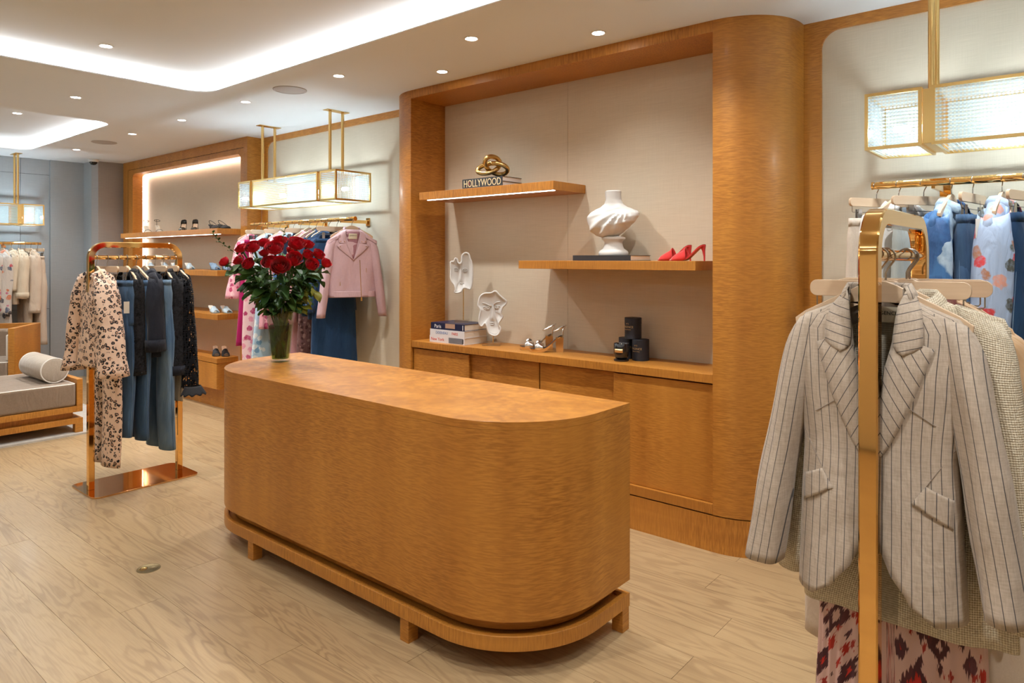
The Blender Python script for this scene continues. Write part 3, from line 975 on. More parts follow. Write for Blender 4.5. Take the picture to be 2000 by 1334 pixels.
def holey(name, col, scale, lo, hi, kind='crochet'):
    m, t, b = new_mat(name, col, 0.9, sheen=0.1, spec=0.1)
    p = OBJC(t)
    if kind == 'crochet':
        vo = N(t, 'ShaderNodeTexVoronoi', {'Vector': VM(t, 'MULTIPLY', p, (1, 1, 0.9)), 'Scale': scale, 'Randomness': 0.35})
        gate = RAMP(t, NOISE(t, p, 17.0, 2), [(0.32, 0.0), (0.38, 1.0)])
        hole = MATH(t, 'MULTIPLY', RAMP(t, vo.outputs['Distance'], [(lo, 1.0), (hi, 0.0)]), gate)
    else:
        wv = N(t, 'ShaderNodeTexNoise', {'Vector': p, 'Scale': 20.0, 'Detail': 2.0}).outputs[1]
        vo = N(t, 'ShaderNodeTexVoronoi', {'Vector': VM(t, 'ADD', p, VM(t, 'MULTIPLY', wv, (0.04,) * 3)), 'Scale': scale}, feature='DISTANCE_TO_EDGE')
        gate = RAMP(t, NOISE(t, p, 26.0, 2), [(0.50, 0.0), (0.55, 1.0)])
        hole = MATH(t, 'MULTIPLY', RAMP(t, vo.outputs['Distance'], [(lo, 1.0), (hi, 0.0)]), gate)
        t.links.new(MIX(t, RAMP(t, NOISE(t, p, 60.0, 2), [(0.4, 0.0), (0.6, 1.0)]), col, tuple(c * 1.9 for c in col)), b.inputs['Base Color'])
    t.links.new(MATH(t, 'SUBTRACT', 1.0, hole, clamp=True), b.inputs['Alpha'])
    MATS[name] = m
holey('black_crochet', (0.006, 0.006, 0.008), 75.0, 0.42, 0.48)
simple('black_yarn', (0.007, 0.007, 0.009), 0.9)
holey('black_lace', (0.010, 0.010, 0.012), 40.0, 0.030, 0.045, 'lace')
cloth('navy_knit', (0.010, 0.012, 0.020), (0.016, 0.018, 0.028), 300, 0.9)
cloth('cream_cloth', (0.66, 0.56, 0.42), (0.74, 0.64, 0.50))
cloth('beige_cloth', (0.60, 0.49, 0.385), (0.66, 0.55, 0.44))
cloth('white_cloth', (0.74, 0.71, 0.70), (0.80, 0.78, 0.76))
cloth('pale_beige_cloth', (0.62, 0.54, 0.46), (0.70, 0.62, 0.54))
cloth('magenta_cloth', (0.32, 0.006, 0.090), (0.40, 0.010, 0.115), rough=0.6)
cloth('dusty_pink', (0.54, 0.285, 0.315), (0.62, 0.345, 0.375), rough=0.5)
cloth('pink_leather', (0.560, 0.385, 0.425), (0.600, 0.420, 0.460), 60, 0.42, 0.0, 0.06)
cloth('pink_lining', (0.30, 0.135, 0.165), (0.34, 0.16, 0.19), rough=0.5)
cloth('greige_lining', (0.30, 0.245, 0.205), (0.35, 0.29, 0.245), rough=0.4)
cloth('navy_cloth', (0.012, 0.018, 0.045), (0.018, 0.026, 0.060))
cloth('camel_knit', (0.42, 0.31, 0.20), (0.50, 0.38, 0.26))
cloth('label_cloth', (0.72, 0.66, 0.52), (0.76, 0.70, 0.56))
simple('ink', (0.02, 0.02, 0.02), 0.7)
simple('gold_button', (0.85, 0.60, 0.22), 0.25, 1.0)
simple('tag_card', (0.80, 0.77, 0.70), 0.7)

# ================================================================== garment builders
# local frame: x = shoulder direction, front = -y, z = 0 at the rail, cloth hangs down
def ring_pts(w, t_, z, n=36, pw=2.4, gap=0.0, fn=None):
    """n points around the body; with gap > 0 the ring is open in front"""
    pts = []
    if gap is None:
        for i in range(n):
            a = 2 * pi * i / n - pi / 2
            c, s = cos(a), sin(a)
            x = w * math.copysign(abs(c) ** (2 / pw), c)
            y = t_ * math.copysign(abs(s) ** (2 / pw), s)
            pts.append((x, y, z, a))
    else:
        g = max(-0.02, min(gap, w * 0.96))
        c0 = math.copysign((abs(g) / w) ** (pw / 2), g)
        a0 = -pi / 2 + math.asin(max(-1, min(1, c0)))
        a1 = 2 * pi - pi / 2 - math.asin(max(-1, min(1, c0)))
        for i in range(n):
            a = lerp(a0, a1, i / (n - 1))
            c, s = cos(a), sin(a)
            x = w * math.copysign(abs(c) ** (2 / pw), c)
            y = t_ * math.copysign(abs(s) ** (2 / pw), s)
            pts.append((x, y, z, a))
    return pts

def fy_of(prof, pw=2.4):
    def f(x, z):
        w, t_ = interp(prof, -z)[:2]
        u = min(0.999, abs(x) / w)
        return -t_ * (1 - u ** pw) ** (1 / pw)
    return f

def hang_body(prof, nrow=22, drop=0.05, folds=0.006, k=5, seed=0, gap=None, n=40, pleat=0.0, pk=14, z0=None, hem=None):
    """prof rows: (depth, halfwidth, halfthickness) from neck to hem"""
    r = random.Random(seed)
    ph = [r.uniform(0, 6.28) for _ in range(4)]
    ds = [p[0] for p in prof]
    keys = sorted(set(ds[:4] + [lerp(ds[3], ds[-1], i / nrow) for i in range(nrow + 1)]))
    rings = []
    for d in keys:
        w, t_ = interp(prof, d)[:2]
        f = (d - ds[0]) / (ds[-1] - ds[0])
        g = None if gap is None else interp(gap, d)[0]
        row = []
        for x, y, z, a in ring_pts(w, t_, -d, n, gap=g):
            if d <= ds[1] + 1e-6:
                fr = max(0.0, -sin(a))
                z -= drop * fr ** 1.5 * (1 - (d - ds[0]) / max(1e-6, ds[1] - ds[0]) * 0.6)
            am = folds * f
            dx = am * (sin(k * a + ph[0] + 5 * f) + 0.6 * sin((k + 3) * a + ph[1] - 7 * f))
            dx += pleat * f * sin(pk * a + ph[2] + 0.8 * sin(3 * f + ph[3]))
            m = 1 + dx / max(t_, 0.02)
            yy = y * m + 0.4 * am * sin(9 * f + ph[3])
            if hem and f > 0.9:
                z += hem * sin(2 * a + ph[1]) * (f - 0.9) * 10
            row.append((x * (1 + 0.35 * dx / w), yy, z))
        rings.append(row)
    return MB().loft(rings, close=(gap is None))

def sleeve_mb(s, sw, zs, L, out, r0, r1, bend=0.0, seed=0, flat=0.8, rows=16, puff=0.0, fwd=-0.01, n=26, bell=0.0, fold=0.10):
    """limp sleeve: its outer edge leaves the shoulder tip and hangs down to the cuff"""
    r = random.Random(seed + int(7 * s))
    p = [r.uniform(0, 6.28) for _ in range(5)]
    rings = []
    for i in range(rows + 1):
        f = i / rows
        rr = lerp(r0, r1, f) * (1 + puff * sin(pi * f)) + bell * max(0, f - 0.75) * 4
        rx, ry = rr * flat, rr
        edge = sw + 0.004 + out * f ** 0.9 + bend * sin(pi * f)
        edge -= 0.018 * max(0.0, 1 - f / 0.14) ** 2
        xc = edge - rx
        yc = fwd * f * 2 + 0.005 * sin(5 * f + p[0])
        sl = 0.55 * max(0.0, 1 - f / 0.22) ** 1.3
        ry *= 0.72 + 0.28 * min(1, f / 0.18)
        row = []
        for k in range(n):
            a = 2 * pi * k / n
            g = min(1, f * 3)
            m = 1 + g * fold * (0.6 * sin(3 * a + p[1] + 2.5 * f) + 0.5 * sin(2 * a + p[2] - 4 * f) + 0.35 * sin(5 * a + p[3] + 6 * f))
            m *= 1 + 0.03 * g * sin(15 * f + p[4] + a)
            x = rx * m * cos(a)
            row.append((s * (xc + x), yc + ry * m * sin(a), zs - L * f - sl * (x - rx) - 0.006 * (1 - min(1, f * 5)) * (1 - cos(a))))
        rings.append(row)
    return MB().loft(rings)

def cuff_mb(s, edge, zb, h, r, flat, fwd):
    xc = edge - r * flat + 0.004
    return MB().loft([[(s * xc + (r * 1.14) * flat * cos(a), fwd * 2 + r * 1.14 * sin(a), z) for a in [2 * pi * k / 26 for k in range(26)]] for z in (zb + h, zb + h * 0.5, zb - 0.004)])

def top_garment(name, label, cat, loc, rz, mat, sw=0.19, zs=-0.145, length=0.62, t_=0.055, waist=0.95, hemw=1.02, tc=1.25, sleeve=0.58, out=0.06, r0=0.056, r1=0.046, bend=0.0, drop=0.05, seed=0, folds=0.008, pleat=0.0, collar=True, group=None, sleeve_mat=None, cuff=None, bell=0.0, puff=0.0, body_mat=None, hem=None, gap=None, sleeves=True, flat=0.8, buttons=0, fwd=-0.01):
    t = thing(name, label, cat, loc, rz, group)
    prof = [(0.088, 0.062, 0.036), (0.105, 0.098, 0.042), (-zs - 0.008, sw * 0.94, t_ * 0.8), (-zs + 0.02, sw, t_), (-zs + 0.14, sw * 0.97, t_ * tc), (-zs + (length + zs) * 0.5, sw * waist, t_ * tc), (length, sw * hemw, t_ * tc * 1.15)]
    hang_body(prof, drop=drop, folds=folds, seed=seed, pleat=pleat, hem=hem, gap=gap).build('body', body_mat or mat, t, smooth=180, solid=0.002)
    if sleeves:
        for s in (-1, 1):
            sleeve_mb(s, sw, zs, sleeve, out, r0, r1, bend, seed, bell=bell, puff=puff, flat=flat, fwd=fwd).build('sleeve', sleeve_mat or mat, t, smooth=180, solid=0.002)
            if cuff:
                cuff_mb(s, sw + out, zs - sleeve, cuff[0], r1, flat, fwd).build('cuff', cuff[1], t, smooth=180, solid=0.002)
    if collar:
        rings = []
        for zz, m, ty in ((-0.112, 1.0, 1.0), (-0.082, 0.98, 0.98), (-0.074, 1.04, 1.08), (-0.092, 1.28, 1.35), (-0.118, 1.42, 1.5)):
            row = []
            for i in range(25):
                a = lerp(-pi / 2 + 0.5, 2 * pi - pi / 2 - 0.5, i / 24)
                fr = max(0.0, -sin(a))
                row.append((0.066 * m * cos(a), 0.042 * ty * sin(a) - 0.004, zz - 0.030 * fr))
            rings.append(row)
        MB().loft(rings, close=False).build('collar', mat, t, smooth=180, solid=0.002)
    fy = fy_of(prof)
    for i in range(buttons):
        z = -0.2 - i * 0.08
        MB().lathe([(0.006, 0.0), (0.006, 0.002), (0.001, 0.003)], 12).build('button', 'gold_button', t, loc=(0.004, fy(0.0, z) - 0.001, z), rot=(pi / 2, 0, 0))
    return t, prof

def trousers(name, label, loc, rz, mat, ww=0.165, zt=-0.150, length=1.05, hemw=0.085, legx=0.088, t_=0.028, thigh=0.096, seed=0, group=None, cat='trousers', flare=0.0, seam=None, tw=0.03, fold=0.0, band=0.035):
    t = thing(name, label, cat, loc, rz, group)
    r = random.Random(seed)
    c = 0.29
    prof = [(-zt, ww, t_), (-zt + 0.03, ww, t_ * 1.05), (-zt + 0.06, ww * 1.03, t_ * 1.2), (-zt + 0.09, ww * 1.05, t_ * 1.4), (-zt + c, ww * 1.06, t_ * 1.35)]
    hang_body(prof, nrow=8, drop=0.0, folds=0.004, seed=seed).build('hips', mat, t, smooth=180, solid=0.002)
    MB().loft([[p[:3] for p in ring_pts(ww + 0.002, t_ + 0.003, z, 36, gap=None)] for z in (zt + 0.001, zt - band)]).build('waistband', mat, t, smooth=180, solid=0.002)
    for s in (-1, 1):
        rings = []
        p0 = r.uniform(0, 6.28)
        rows = 18
        for i in range(rows + 1):
            f = i / rows
            d = lerp(-zt + c - 0.11, length, f)
            w = lerp(thigh, hemw, min(1, f * 1.3)) + flare * max(0, f - 0.55)
            tt = lerp(t_ * 1.75, tw, f)
            g_ = min(1.0, f / 0.22)
            w *= lerp(0.80, 1.0, g_)
            tt *= lerp(0.60, 1.0, g_)
            xc = s * lerp(legx + 0.001, legx + fold, f)
            row = []
            for k in range(20):
                a = 2 * pi * k / 20
                rr = 1 + 0.05 * sin(3 * a + p0 + 4 * f) * f
                crease = 0.012 * max(0, -sin(a)) ** 8 * f
                row.append((xc + w * math.copysign(abs(cos(a)) ** 0.85, cos(a)) * rr, tt * sin(a) * rr - crease + 0.006 * sin(6 * f + p0), -d))
            rings.append(row)
        leg = MB().loft(rings).build('leg', mat, t, smooth=180, solid=0.002)
        if seam:
            pts = [Vector(r_[0 if s > 0 else 10]) + Vector((s * 0.0008, 0, 0)) for r_ in rings]
            MB().tube(pts, 0.0016, 5).build('seam', seam, leg, smooth=60)
    return t

def skirt(name, label, loc, rz, mat, ww=0.15, zt=-0.15, length=0.9, hemw=0.2, t0=0.03, t1=0.06, seed=0, group=None, cat='skirt', pleat=0.006, pk=16, folds=0.006, bandmat=None):
    t = thing(name, label, cat, loc, rz, group)
    prof = [(-zt, ww, t0), (-zt + 0.02, ww, t0), (-zt + 0.04, ww * 1.02, t0 * 1.1), (-zt + 0.08, lerp(ww, hemw, 0.2), lerp(t0, t1, 0.2)), (lerp(-zt, length, 0.5), lerp(ww, hemw, 0.62), lerp(t0, t1, 0.6)), (length, hemw, t1)]
    hang_body(prof, nrow=26, drop=0.0, folds=folds, seed=seed, pleat=pleat, pk=pk, n=96).build('body', mat, t, smooth=180, solid=0.002)
    MB().loft([[p[:3] for p in ring_pts(ww + 0.002, t0 + 0.003, z, 36, gap=None)] for z in (zt + 0.001, zt - 0.035)]).build('waistband', bandmat or mat, t, smooth=180, solid=0.002)
    return t

def patch(corners, fy, off, mat, parent, name, uva=0.0, thick=0.003, nu=6, nv=8, uo=0.0):
    """bilinear cloth patch laid on the front of a body; corners TL, TR, BR, BL as (x, z)"""
    rows, uvs = [], []
    for j in range(nv + 1):
        b = j / nv
        row = []
        for i in range(nu + 1):
            a = i / nu
            x = lerp(lerp(corners[0][0], corners[1][0], a), lerp(corners[3][0], corners[2][0], a), b)
            z = lerp(lerp(corners[0][1], corners[1][1], a), lerp(corners[3][1], corners[2][1], a), b)
            row.append((x, fy(x, z) - off, z))
            uvs.append((x * cos(uva) + z * sin(uva) + uo, -x * sin(uva) + z * cos(uva)))
        rows.append(row)
    m = MB().loft(rows, close=False)
    m.uv = uvs
    return m.build(name, mat, parent, smooth=180, solid=-thick, recalc=False)

def strip_rows(rows, fy, off, mat, parent, name, uva=0.0, thick=0.003, nu=6, side=1, uo=0.0):
    """cloth strip given as rows (z, x_inner, x_outer) laid on the front"""
    rr, uvs = [], []
    for z, a, b in rows:
        row = []
        for i in range(nu + 1):
            x = side * lerp(a, b, i / nu)
            lift = off + 0.004 * sin(pi * i / nu)
            row.append((x, fy(x, z) - lift, z))
            uvs.append((x * cos(uva) + z * sin(uva) + uo, -x * sin(uva) + z * cos(uva)))
        rr.append(row)
    m = MB().loft(rr, close=False)
    m.uv = uvs
    return m.build(name, mat, parent, smooth=180, solid=(-thick if side > 0 else thick), recalc=False)
# ================================================================== pinstripe jacket on the near rack
def pin_jacket(loc):
    t = thing('pinstripe_blazer', 'beige linen blazer with dark pinstripes and peaked lapels in the right foreground', 'jacket', loc, 0)
    L = lambda z: z - 1.507          # height above floor -> local
    prof = [(0.085, 0.060, 0.040), (0.104, 0.090, 0.048), (0.130, 0.150, 0.050), (0.160, 0.172, 0.056), (0.26, 0.163, 0.070), (0.41, 0.150, 0.066), (0.55, 0.156, 0.074), (0.735, 0.163, 0.088)]
    gap = [(0.085, 0.052), (0.117, 0.046), (0.167, 0.038), (0.257, 0.021), (0.357, 0.007), (0.44, -0.001), (0.52, 0.000), (0.58, 0.006), (0.64, 0.032), (0.70, 0.072), (0.735, 0.115)]
    body = hang_body(prof, nrow=34, drop=0.0, folds=0.0025, seed=3, gap=gap, n=60)
    # stripes run straight down the cloth
    body.uv = [(x * 0.162 / interp(prof, -z)[0] + 0.005, z) for x, y, z in body.v]
    body.build('body', 'pinstripe_linen', t, smooth=180, solid=0.003)
    fy = fy_of(prof)
    lin = [(d, w - 0.005, th - 0.006) for d, w, th in prof[:-1]] + [(0.70, 0.156, 0.080)]
    hang_body(lin, nrow=20, drop=0.02, folds=0.0, seed=3, gap=[(d, g + 0.012) for d, g in gap], n=40).build('lining', 'greige_lining', t, smooth=180, recalc=False)
    lap = [(1.338, 0.040, 0.060), (1.328, 0.038, 0.086), (1.318, 0.036, 0.112), (1.30, 0.032, 0.107), (1.27, 0.026, 0.097), (1.22, 0.018, 0.080), (1.17, 0.010, 0.060), (1.12, 0.004, 0.037), (1.085, 0.000, 0.015), (1.062, -0.002, 0.003)]
    colr = [(1.432, 0.056, 0.062), (1.420, 0.052, 0.074), (1.400, 0.046, 0.086), (1.37, 0.042, 0.092), (1.34, 0.039, 0.093), (1.322, 0.040, 0.092), (1.310, 0.046, 0.078), (1.303, 0.056, 0.062)]
    for s in (-1, 1):
        strip_rows([(L(z), a, b) for z, a, b in lap], fy, 0.0045, 'pinstripe_linen', t, 'lapel', uva=s * 0.50, side=s, uo=0.004)
        strip_rows([(L(z), a, b) for z, a, b in colr], fy, 0.0085, 'pinstripe_linen', t, 'collar', uva=-s * 1.28, side=s, uo=0.006)
        sl = sleeve_mb(s, 0.176, L(1.366), 0.555, 0.088, 0.050, 0.050, bend=0.006, seed=5, rows=26, flat=0.80, n=32, fwd=-0.018, fold=0.11)
        sl.uv = [(s * x * 1.05 + 0.16 * z + 0.006, z) for x, y, z in sl.v]
        sl.build('sleeve', 'pinstripe_linen', t, smooth=180, solid=0.003)
        TL, TR, BR, BL = (0.143, 1.020), (0.098, 1.044), (0.074, 1.008), (0.142, 0.962)
        patch([(s * p[0], L(p[1])) for p in (TL, TR, BR, BL)], fy, 0.002, 'pinstripe_linen', t, 'pocket_flap', thick=0.0016 * s, uo=0.003)
        for pts in ([(0.150, 1.145), (0.11, 1.168), (0.072, 1.195)], [(0.144, 1.118), (0.12, 1.080), (0.098, 1.044)]):
            MB().tube([(s * x, fy(s * x, L(z)) - 0.0006, L(z)) for x, z in pts], 0.0009, 5).build('seam', 'greige_lining', t)
    # collar stand around the back of the neck
    rings = []
    for zz, m in ((1.405, 1.0), (1.442, 0.97), (1.448, 1.04), (1.430, 1.20), (1.404, 1.34)):
        rings.append([(0.060 * m * cos(a), 0.043 * m * sin(a), L(zz) - 0.012 * max(0, -sin(a))) for a in [lerp(-0.55, pi + 0.55, i / 20) for i in range(21)]])
    MB().loft(rings, close=False).build('collar_stand', 'pinstripe_linen', t, smooth=180, solid=0.002)
    MB().lathe([(0.0085, 0.0), (0.0085, 0.0025), (0.004, 0.004), (0.001, 0.0042)], 16).build('button', 'gold_button', t, smooth=50, loc=(0.006, fy(0.006, L(1.022)) - 0.0065, L(1.022)), rot=(pi / 2, 0, 0))
    lb = MB().box(-0.028, 0.028, -0.0006, 0.0006, -0.017, 0.017).build('label', 'label_cloth', t, loc=(0.006, 0.030, L(1.378)))
    text("L'AGENCE", 0.011, 'ink', lb, (0, -0.0012, 0.003), (pi / 2, 0, 0), extrude=0.0002)
    return t
pin_jacket((-0.352, 1.648, 1.507))
NR, NX = 1.507, -0.352
hanger('curved', (NX, 1.648, NR), 0, 'pale wooden hanger inside the pinstripe blazer', group='hangers on the foreground rack')
hanger('curved', (NX, 1.715, NR), 0, 'pale wooden hanger inside the cream tweed jacket', group='hangers on the foreground rack')
hanger('straight', (NX - 0.01, 1.765, NR), 0, 'pale wooden bar hanger with clips holding the ikat skirt', group='hangers on the foreground rack')
hanger('curved', (NX + 0.02, 1.830, NR - 0.0), -0.12, 'pale wooden hanger inside the tan floral dress', group='hangers on the foreground rack')
hanger('straight', (NX + 0.015, 1.895, NR), 0.04, 'pale wooden bar hanger with clips holding the cream trousers, farther back', group='hangers on the foreground rack')
hanger('curved', (NX, 1.955, NR), 0, 'pale wooden hanger of the camel knit at the back of the foreground rack', group='hangers on the foreground rack')
hanger('straight', (NX - 0.005, 2.01, NR), 0, 'pale wooden bar hanger at the far end of the foreground rack', group='hangers on the foreground rack')
top_garment('tweed_jacket', 'cream textured tweed jacket right behind the pinstripe blazer', 'jacket', (NX + 0.030, 1.722, NR), 0.0, 'cream_tweed', sw=0.198, zs=-0.138, length=0.800, t_=0.030, tc=1.2, waist=0.97, hemw=1.06, sleeve=0.60, out=0.058, r0=0.052, r1=0.046, seed=12, drop=0.03)
skirt('ikat_skirt', 'pleated maxi skirt with red and black ikat print below the blazer', (NX + 0.014, 1.775, NR), 0, 'ikat_print', ww=0.135, zt=-0.158, length=1.30, hemw=0.185, t0=0.022, t1=0.050, seed=4, pleat=0.009, pk=26)
top_garment('floral_dress', 'tan short-sleeved dress with dark red flowers behind the tweed jacket', 'dress', (NX + 0.040, 1.835, NR), -0.12, 'tan_floral', sw=0.195, zs=-0.165, length=0.62, t_=0.028, sleeve=0.20, out=0.060, r0=0.066, r1=0.075, seed=21, drop=0.05, collar=True)
skirt('orange_skirt', 'orange red skirt seen below the tan floral dress', (NX + 0.060, 1.872, NR), -0.1, 'red_floral', ww=0.15, zt=-0.40, length=0.80, hemw=0.165, t0=0.02, t1=0.03, seed=5, pleat=0.004, pk=14)
trousers('cream_trousers', 'cream wide-leg trousers hanging behind the ikat skirt', (NX + 0.005, 1.905, NR), 0.04, 'beige_cloth', ww=0.165, zt=-0.158, length=0.985, thigh=0.100, hemw=0.118, legx=0.100, t_=0.022, fold=0.02, seed=9)
top_garment('knit_sweater', 'camel knit at the back of the foreground rack', 'sweater', (NX, 1.958, NR), 0, 'camel_knit', sw=0.175, length=0.64, t_=0.024, sleeve=0.55, out=0.02, r0=0.044, r1=0.036, seed=22)
trousers('brown_trousers', 'taupe trousers at the far end of the foreground rack', (NX - 0.005, 2.015, NR), 0, 'pale_beige_cloth', length=1.0, t_=0.018, tw=0.02, seed=25)

# ================================================================== gold rack with the leopard set
RX, RZ = -4.95, 1.507
G1 = 'hangers on the leopard rack'
for k, y_, l in (('curved', 1.703, 'pale wooden hanger inside the leopard print blouse'), ('straight', 1.767, 'pale bar hanger clipped to the leopard print trousers'), ('straight', 1.834, 'pale bar hanger clipped to the first blue jeans on the leopard rack'),
                 ('curved', 1.887, 'pale wooden hanger inside the first black lace jacket'), ('curved', 1.946, 'pale wooden hanger with a bare arm between the lace jacket and navy jacket'), ('curved', 2.004, 'pale wooden hanger inside the navy cuffed jacket'),
                 ('straight', 2.068, 'pale bar hanger clipped to the faded flared jeans'), ('curved', 2.124, 'pale wooden hanger inside the second black lace jacket'), ('straight', 2.166, 'pale bar hanger clipped to the cream slip skirt'), ('curved', 2.204, 'pale wooden hanger inside the black crochet cardigan')):
    hanger(k, (RX, y_, RZ), random.Random(int(y_ * 1000)).uniform(-0.09, 0.09), l, group=G1)
top_garment('leopard_blouse', 'peach leopard print blouse with wide sleeves on the gold rack', 'blouse', (RX, 1.703, RZ), 0.05, 'leopard_print', sw=0.195, zs=-0.145, length=0.70, t_=0.048, tc=1.25, hemw=1.12, sleeve=0.60, out=0.14, r0=0.078, r1=0.082, bell=0.012, seed=31, folds=0.008, drop=0.07, fwd=-0.008)
trousers('leopard_trousers', 'peach leopard print wide trousers hanging below the matching blouse', (RX, 1.755, RZ), 0.03, 'leopard_print', length=1.34, ww=0.15, thigh=0.10, hemw=0.115, legx=0.095, t_=0.026, tw=0.034, seed=33, cat='trousers')
J = 'jeans on the leopard rack'
trousers('blue_jeans', 'mid blue raw-hem jeans next to the leopard blouse', (RX + 0.08, 1.834, RZ), 0.0, 'denim_mid', ww=0.125, thigh=0.074, legx=0.062, length=1.16, hemw=0.072, t_=0.030, seed=35, seam='denim_light', group=J, cat='jeans')
trousers('dark_jeans', 'dark blue straight jeans below the black lace jacket', (RX + 0.06, 1.935, RZ), 0.0, 'denim_mid', ww=0.125, thigh=0.074, legx=0.068, length=1.20, hemw=0.082, t_=0.028, seed=36, seam='denim_light', group=J, cat='jeans')
trousers('faded_jeans', 'faded flared jeans reaching lowest on the right side of the rack', (RX + 0.10, 2.068, RZ), 0.0, 'denim_light', ww=0.125, length=1.28, hemw=0.098, thigh=0.076, legx=0.066, fold=0.02, t_=0.030, tw=0.036, seed=37, seam='denim_mid', group=J, cat='jeans')
top_garment('lace_jacket', 'black lace jacket in the middle of the leopard rack', 'jacket', (RX + 0.01, 1.892, RZ), 0.04, 'black_lace', sw=0.185, length=0.74, t_=0.030, sleeve=0.62, out=0.03, r0=0.052, r1=0.050, seed=41, group='black lace jackets')
top_garment('black_pullover', 'plain black top between the lace jacket and the navy jacket', 'top', (RX - 0.02, 1.950, RZ), 0.0, 'navy_knit', sw=0.17, length=0.58, t_=0.022, sleeve=0.40, out=0.0, r0=0.04, r1=0.038, seed=42)
top_garment('navy_jacket', 'navy knit jacket with a turned-back sleeve cuff', 'jacket', (RX + 0.02, 2.008, RZ), -0.05, 'navy_knit', sw=0.19, length=0.66, t_=0.034, sleeve=0.47, out=0.055, r0=0.068, r1=0.056, seed=43, cuff=(0.075, 'navy_knit'))
top_garment('lace_jacket', 'black floral lace jacket with plain cuffs, right of the navy jacket', 'jacket', (RX + 0.02, 2.128, RZ), 0.03, 'black_lace', sw=0.188, length=0.70, t_=0.030, sleeve=0.64, out=0.06, r0=0.060, r1=0.054, seed=44, cuff=(0.06, 'navy_knit'), group='black lace jackets')
skirt('slip_skirt', 'cream satin slip skirt showing below the black lace cuff', (RX + 0.03, 2.168, RZ), 0, 'cream_cloth', length=0.98, hemw=0.17, t0=0.014, t1=0.018, seed=45, pleat=0.002)
ct_, _p = top_garment('crochet_cardigan', 'black open-crochet cardigan with scalloped bell cuffs at the rack end', 'cardigan', (RX, 2.205, RZ), 0.0, 'black_crochet', sw=0.20, length=0.80, t_=0.026, sleeve=0.735, out=0.11, r0=0.058, r1=0.050, seed=46, bell=0.004)
for s in (-1, 1):
    rings = []
    for j in range(6):
        f = j / 5
        z = -0.14 - 0.725 - 0.055 * f
        rr = 0.050 + 0.030 * f
        rings.append([(s * (0.31 + 0.012 * f) + rr * 0.8 * cos(a) * (1 + 0.05 * f * sin(10 * a)), -0.02 + rr * sin(a) * (1 + 0.05 * f * sin(10 * a)), z - 0.006 * f * sin(10 * a)) for a in [2 * pi * i / 60 for i in range(60)]])
    MB().loft(rings).build('scalloped_cuff', 'black_yarn', ct_, smooth=180, solid=0.002)
def swing_tag(label, loc, rz, sz=(0.032, 0.075)):
    t = thing('price_tag', label, 'tag', loc, rz)
    MB().box(-sz[0] / 2, sz[0] / 2, -0.0006, 0.0006, -sz[1], 0).build('card', 'tag_card', t)
    MB().tube([(0, 0, -0.004), (0.003, 0, 0.03), (0, 0, 0.07)], 0.0007, 5).build('string', 'ink', t)
swing_tag('cream price tag hanging on the blue jeans beside the leopard sleeve', (-4.725, 1.800, 1.225), pi / 2 - 0.3)
swing_tag('white price tag hanging below the bare hanger arm', (-4.745, 1.962, 1.235), pi / 2 - 0.3, (0.04, 0.09))

# ================================================================== rail below the left lantern
LZ, LY = 1.823, 3.46
G2 = 'hangers on the pink jacket rail'
Q = pi / 2
spec = [
 (-6.08, 'curved', 'pink petal blouse at the far left end'), (-5.98, 'straight', 'magenta trousers'), (-5.88, 'straight', 'pink toile trousers'), (-5.77, 'curved', 'sky blue print dress'),
 (-5.66, 'straight', 'rose petal skirt'), (-5.55, 'curved', 'pale pink blouse'), (-5.44, 'curved', 'blue tie-dye blouse half hidden by roses'), (-5.33, 'straight', 'navy trousers behind the vase'), (-5.20, 'curved', 'dusty pink long coat'),
 (-5.09, 'curved', 'brown lace dress'), (-5.00, 'curved', 'first denim shirt'), (-4.91, 'curved', 'second denim shirt'), (-4.80, 'straight', 'long denim skirt'), (-4.60, 'curved', 'pink leather jacket')]
for x_, k, l in spec:
    rz_ = radians(65) if x_ in (-4.60, -4.80) else Q + random.Random(int(-x_ * 100)).uniform(-0.1, 0.1)
    hanger(k, (x_, LY, LZ), rz_, 'pale wooden hanger of the ' + l, group=G2)
top_garment('petal_blouse', 'pink blouse with crimson petal print at the far left of the rail', 'blouse', (-6.08, LY, LZ), Q, 'pink_petals', sw=0.19, zs=-0.17, length=0.62, t_=0.035, sleeve=0.52, out=0.10, r0=0.06, r1=0.07, seed=51, bell=0.012)
trousers('magenta_trousers', 'magenta cropped trousers left of the rose vase', (-5.98, LY, LZ), Q, 'magenta_cloth', length=1.12, hemw=0.125, seed=52, legx=0.09, fold=0.035)
trousers('toile_trousers', 'white and crimson toile print trousers beside the vase', (-5.88, LY, LZ), Q, 'pink_toile', length=1.36, hemw=0.125, thigh=0.11, legx=0.10, seed=53, tw=0.04, t_=0.034, fold=0.02)
top_garment('sky_dress', 'sky blue printed dress mostly hidden behind the vase', 'dress', (-5.77, LY, LZ), Q, 'sky_print', sw=0.18, length=1.25, t_=0.03, sleeve=0.30, out=0.02, r0=0.05, r1=0.05, hemw=1.2, seed=54)
skirt('petal_skirt', 'rose pink petal print skirt behind the bouquet', (-5.66, LY, LZ), Q, 'pink_petals', length=0.95, hemw=0.2, seed=55)
top_garment('pale_blouse', 'pale pink blouse behind the bouquet', 'blouse', (-5.55, LY, LZ), Q, 'dusty_pink', sw=0.18, length=0.62, t_=0.03, sleeve=0.52, out=0.03, seed=56)
top_garment('dye_blouse', 'blue tie-dye blouse behind the bouquet', 'blouse', (-5.44, LY, LZ), Q, 'tie_dye', sw=0.18, length=0.60, t_=0.03, sleeve=0.5, out=0.02, seed=57)
trousers('navy_trousers', 'dark navy trousers right of the vase rim', (-5.33, LY, LZ), Q, 'navy_cloth', length=1.24, hemw=0.11, seed=58)
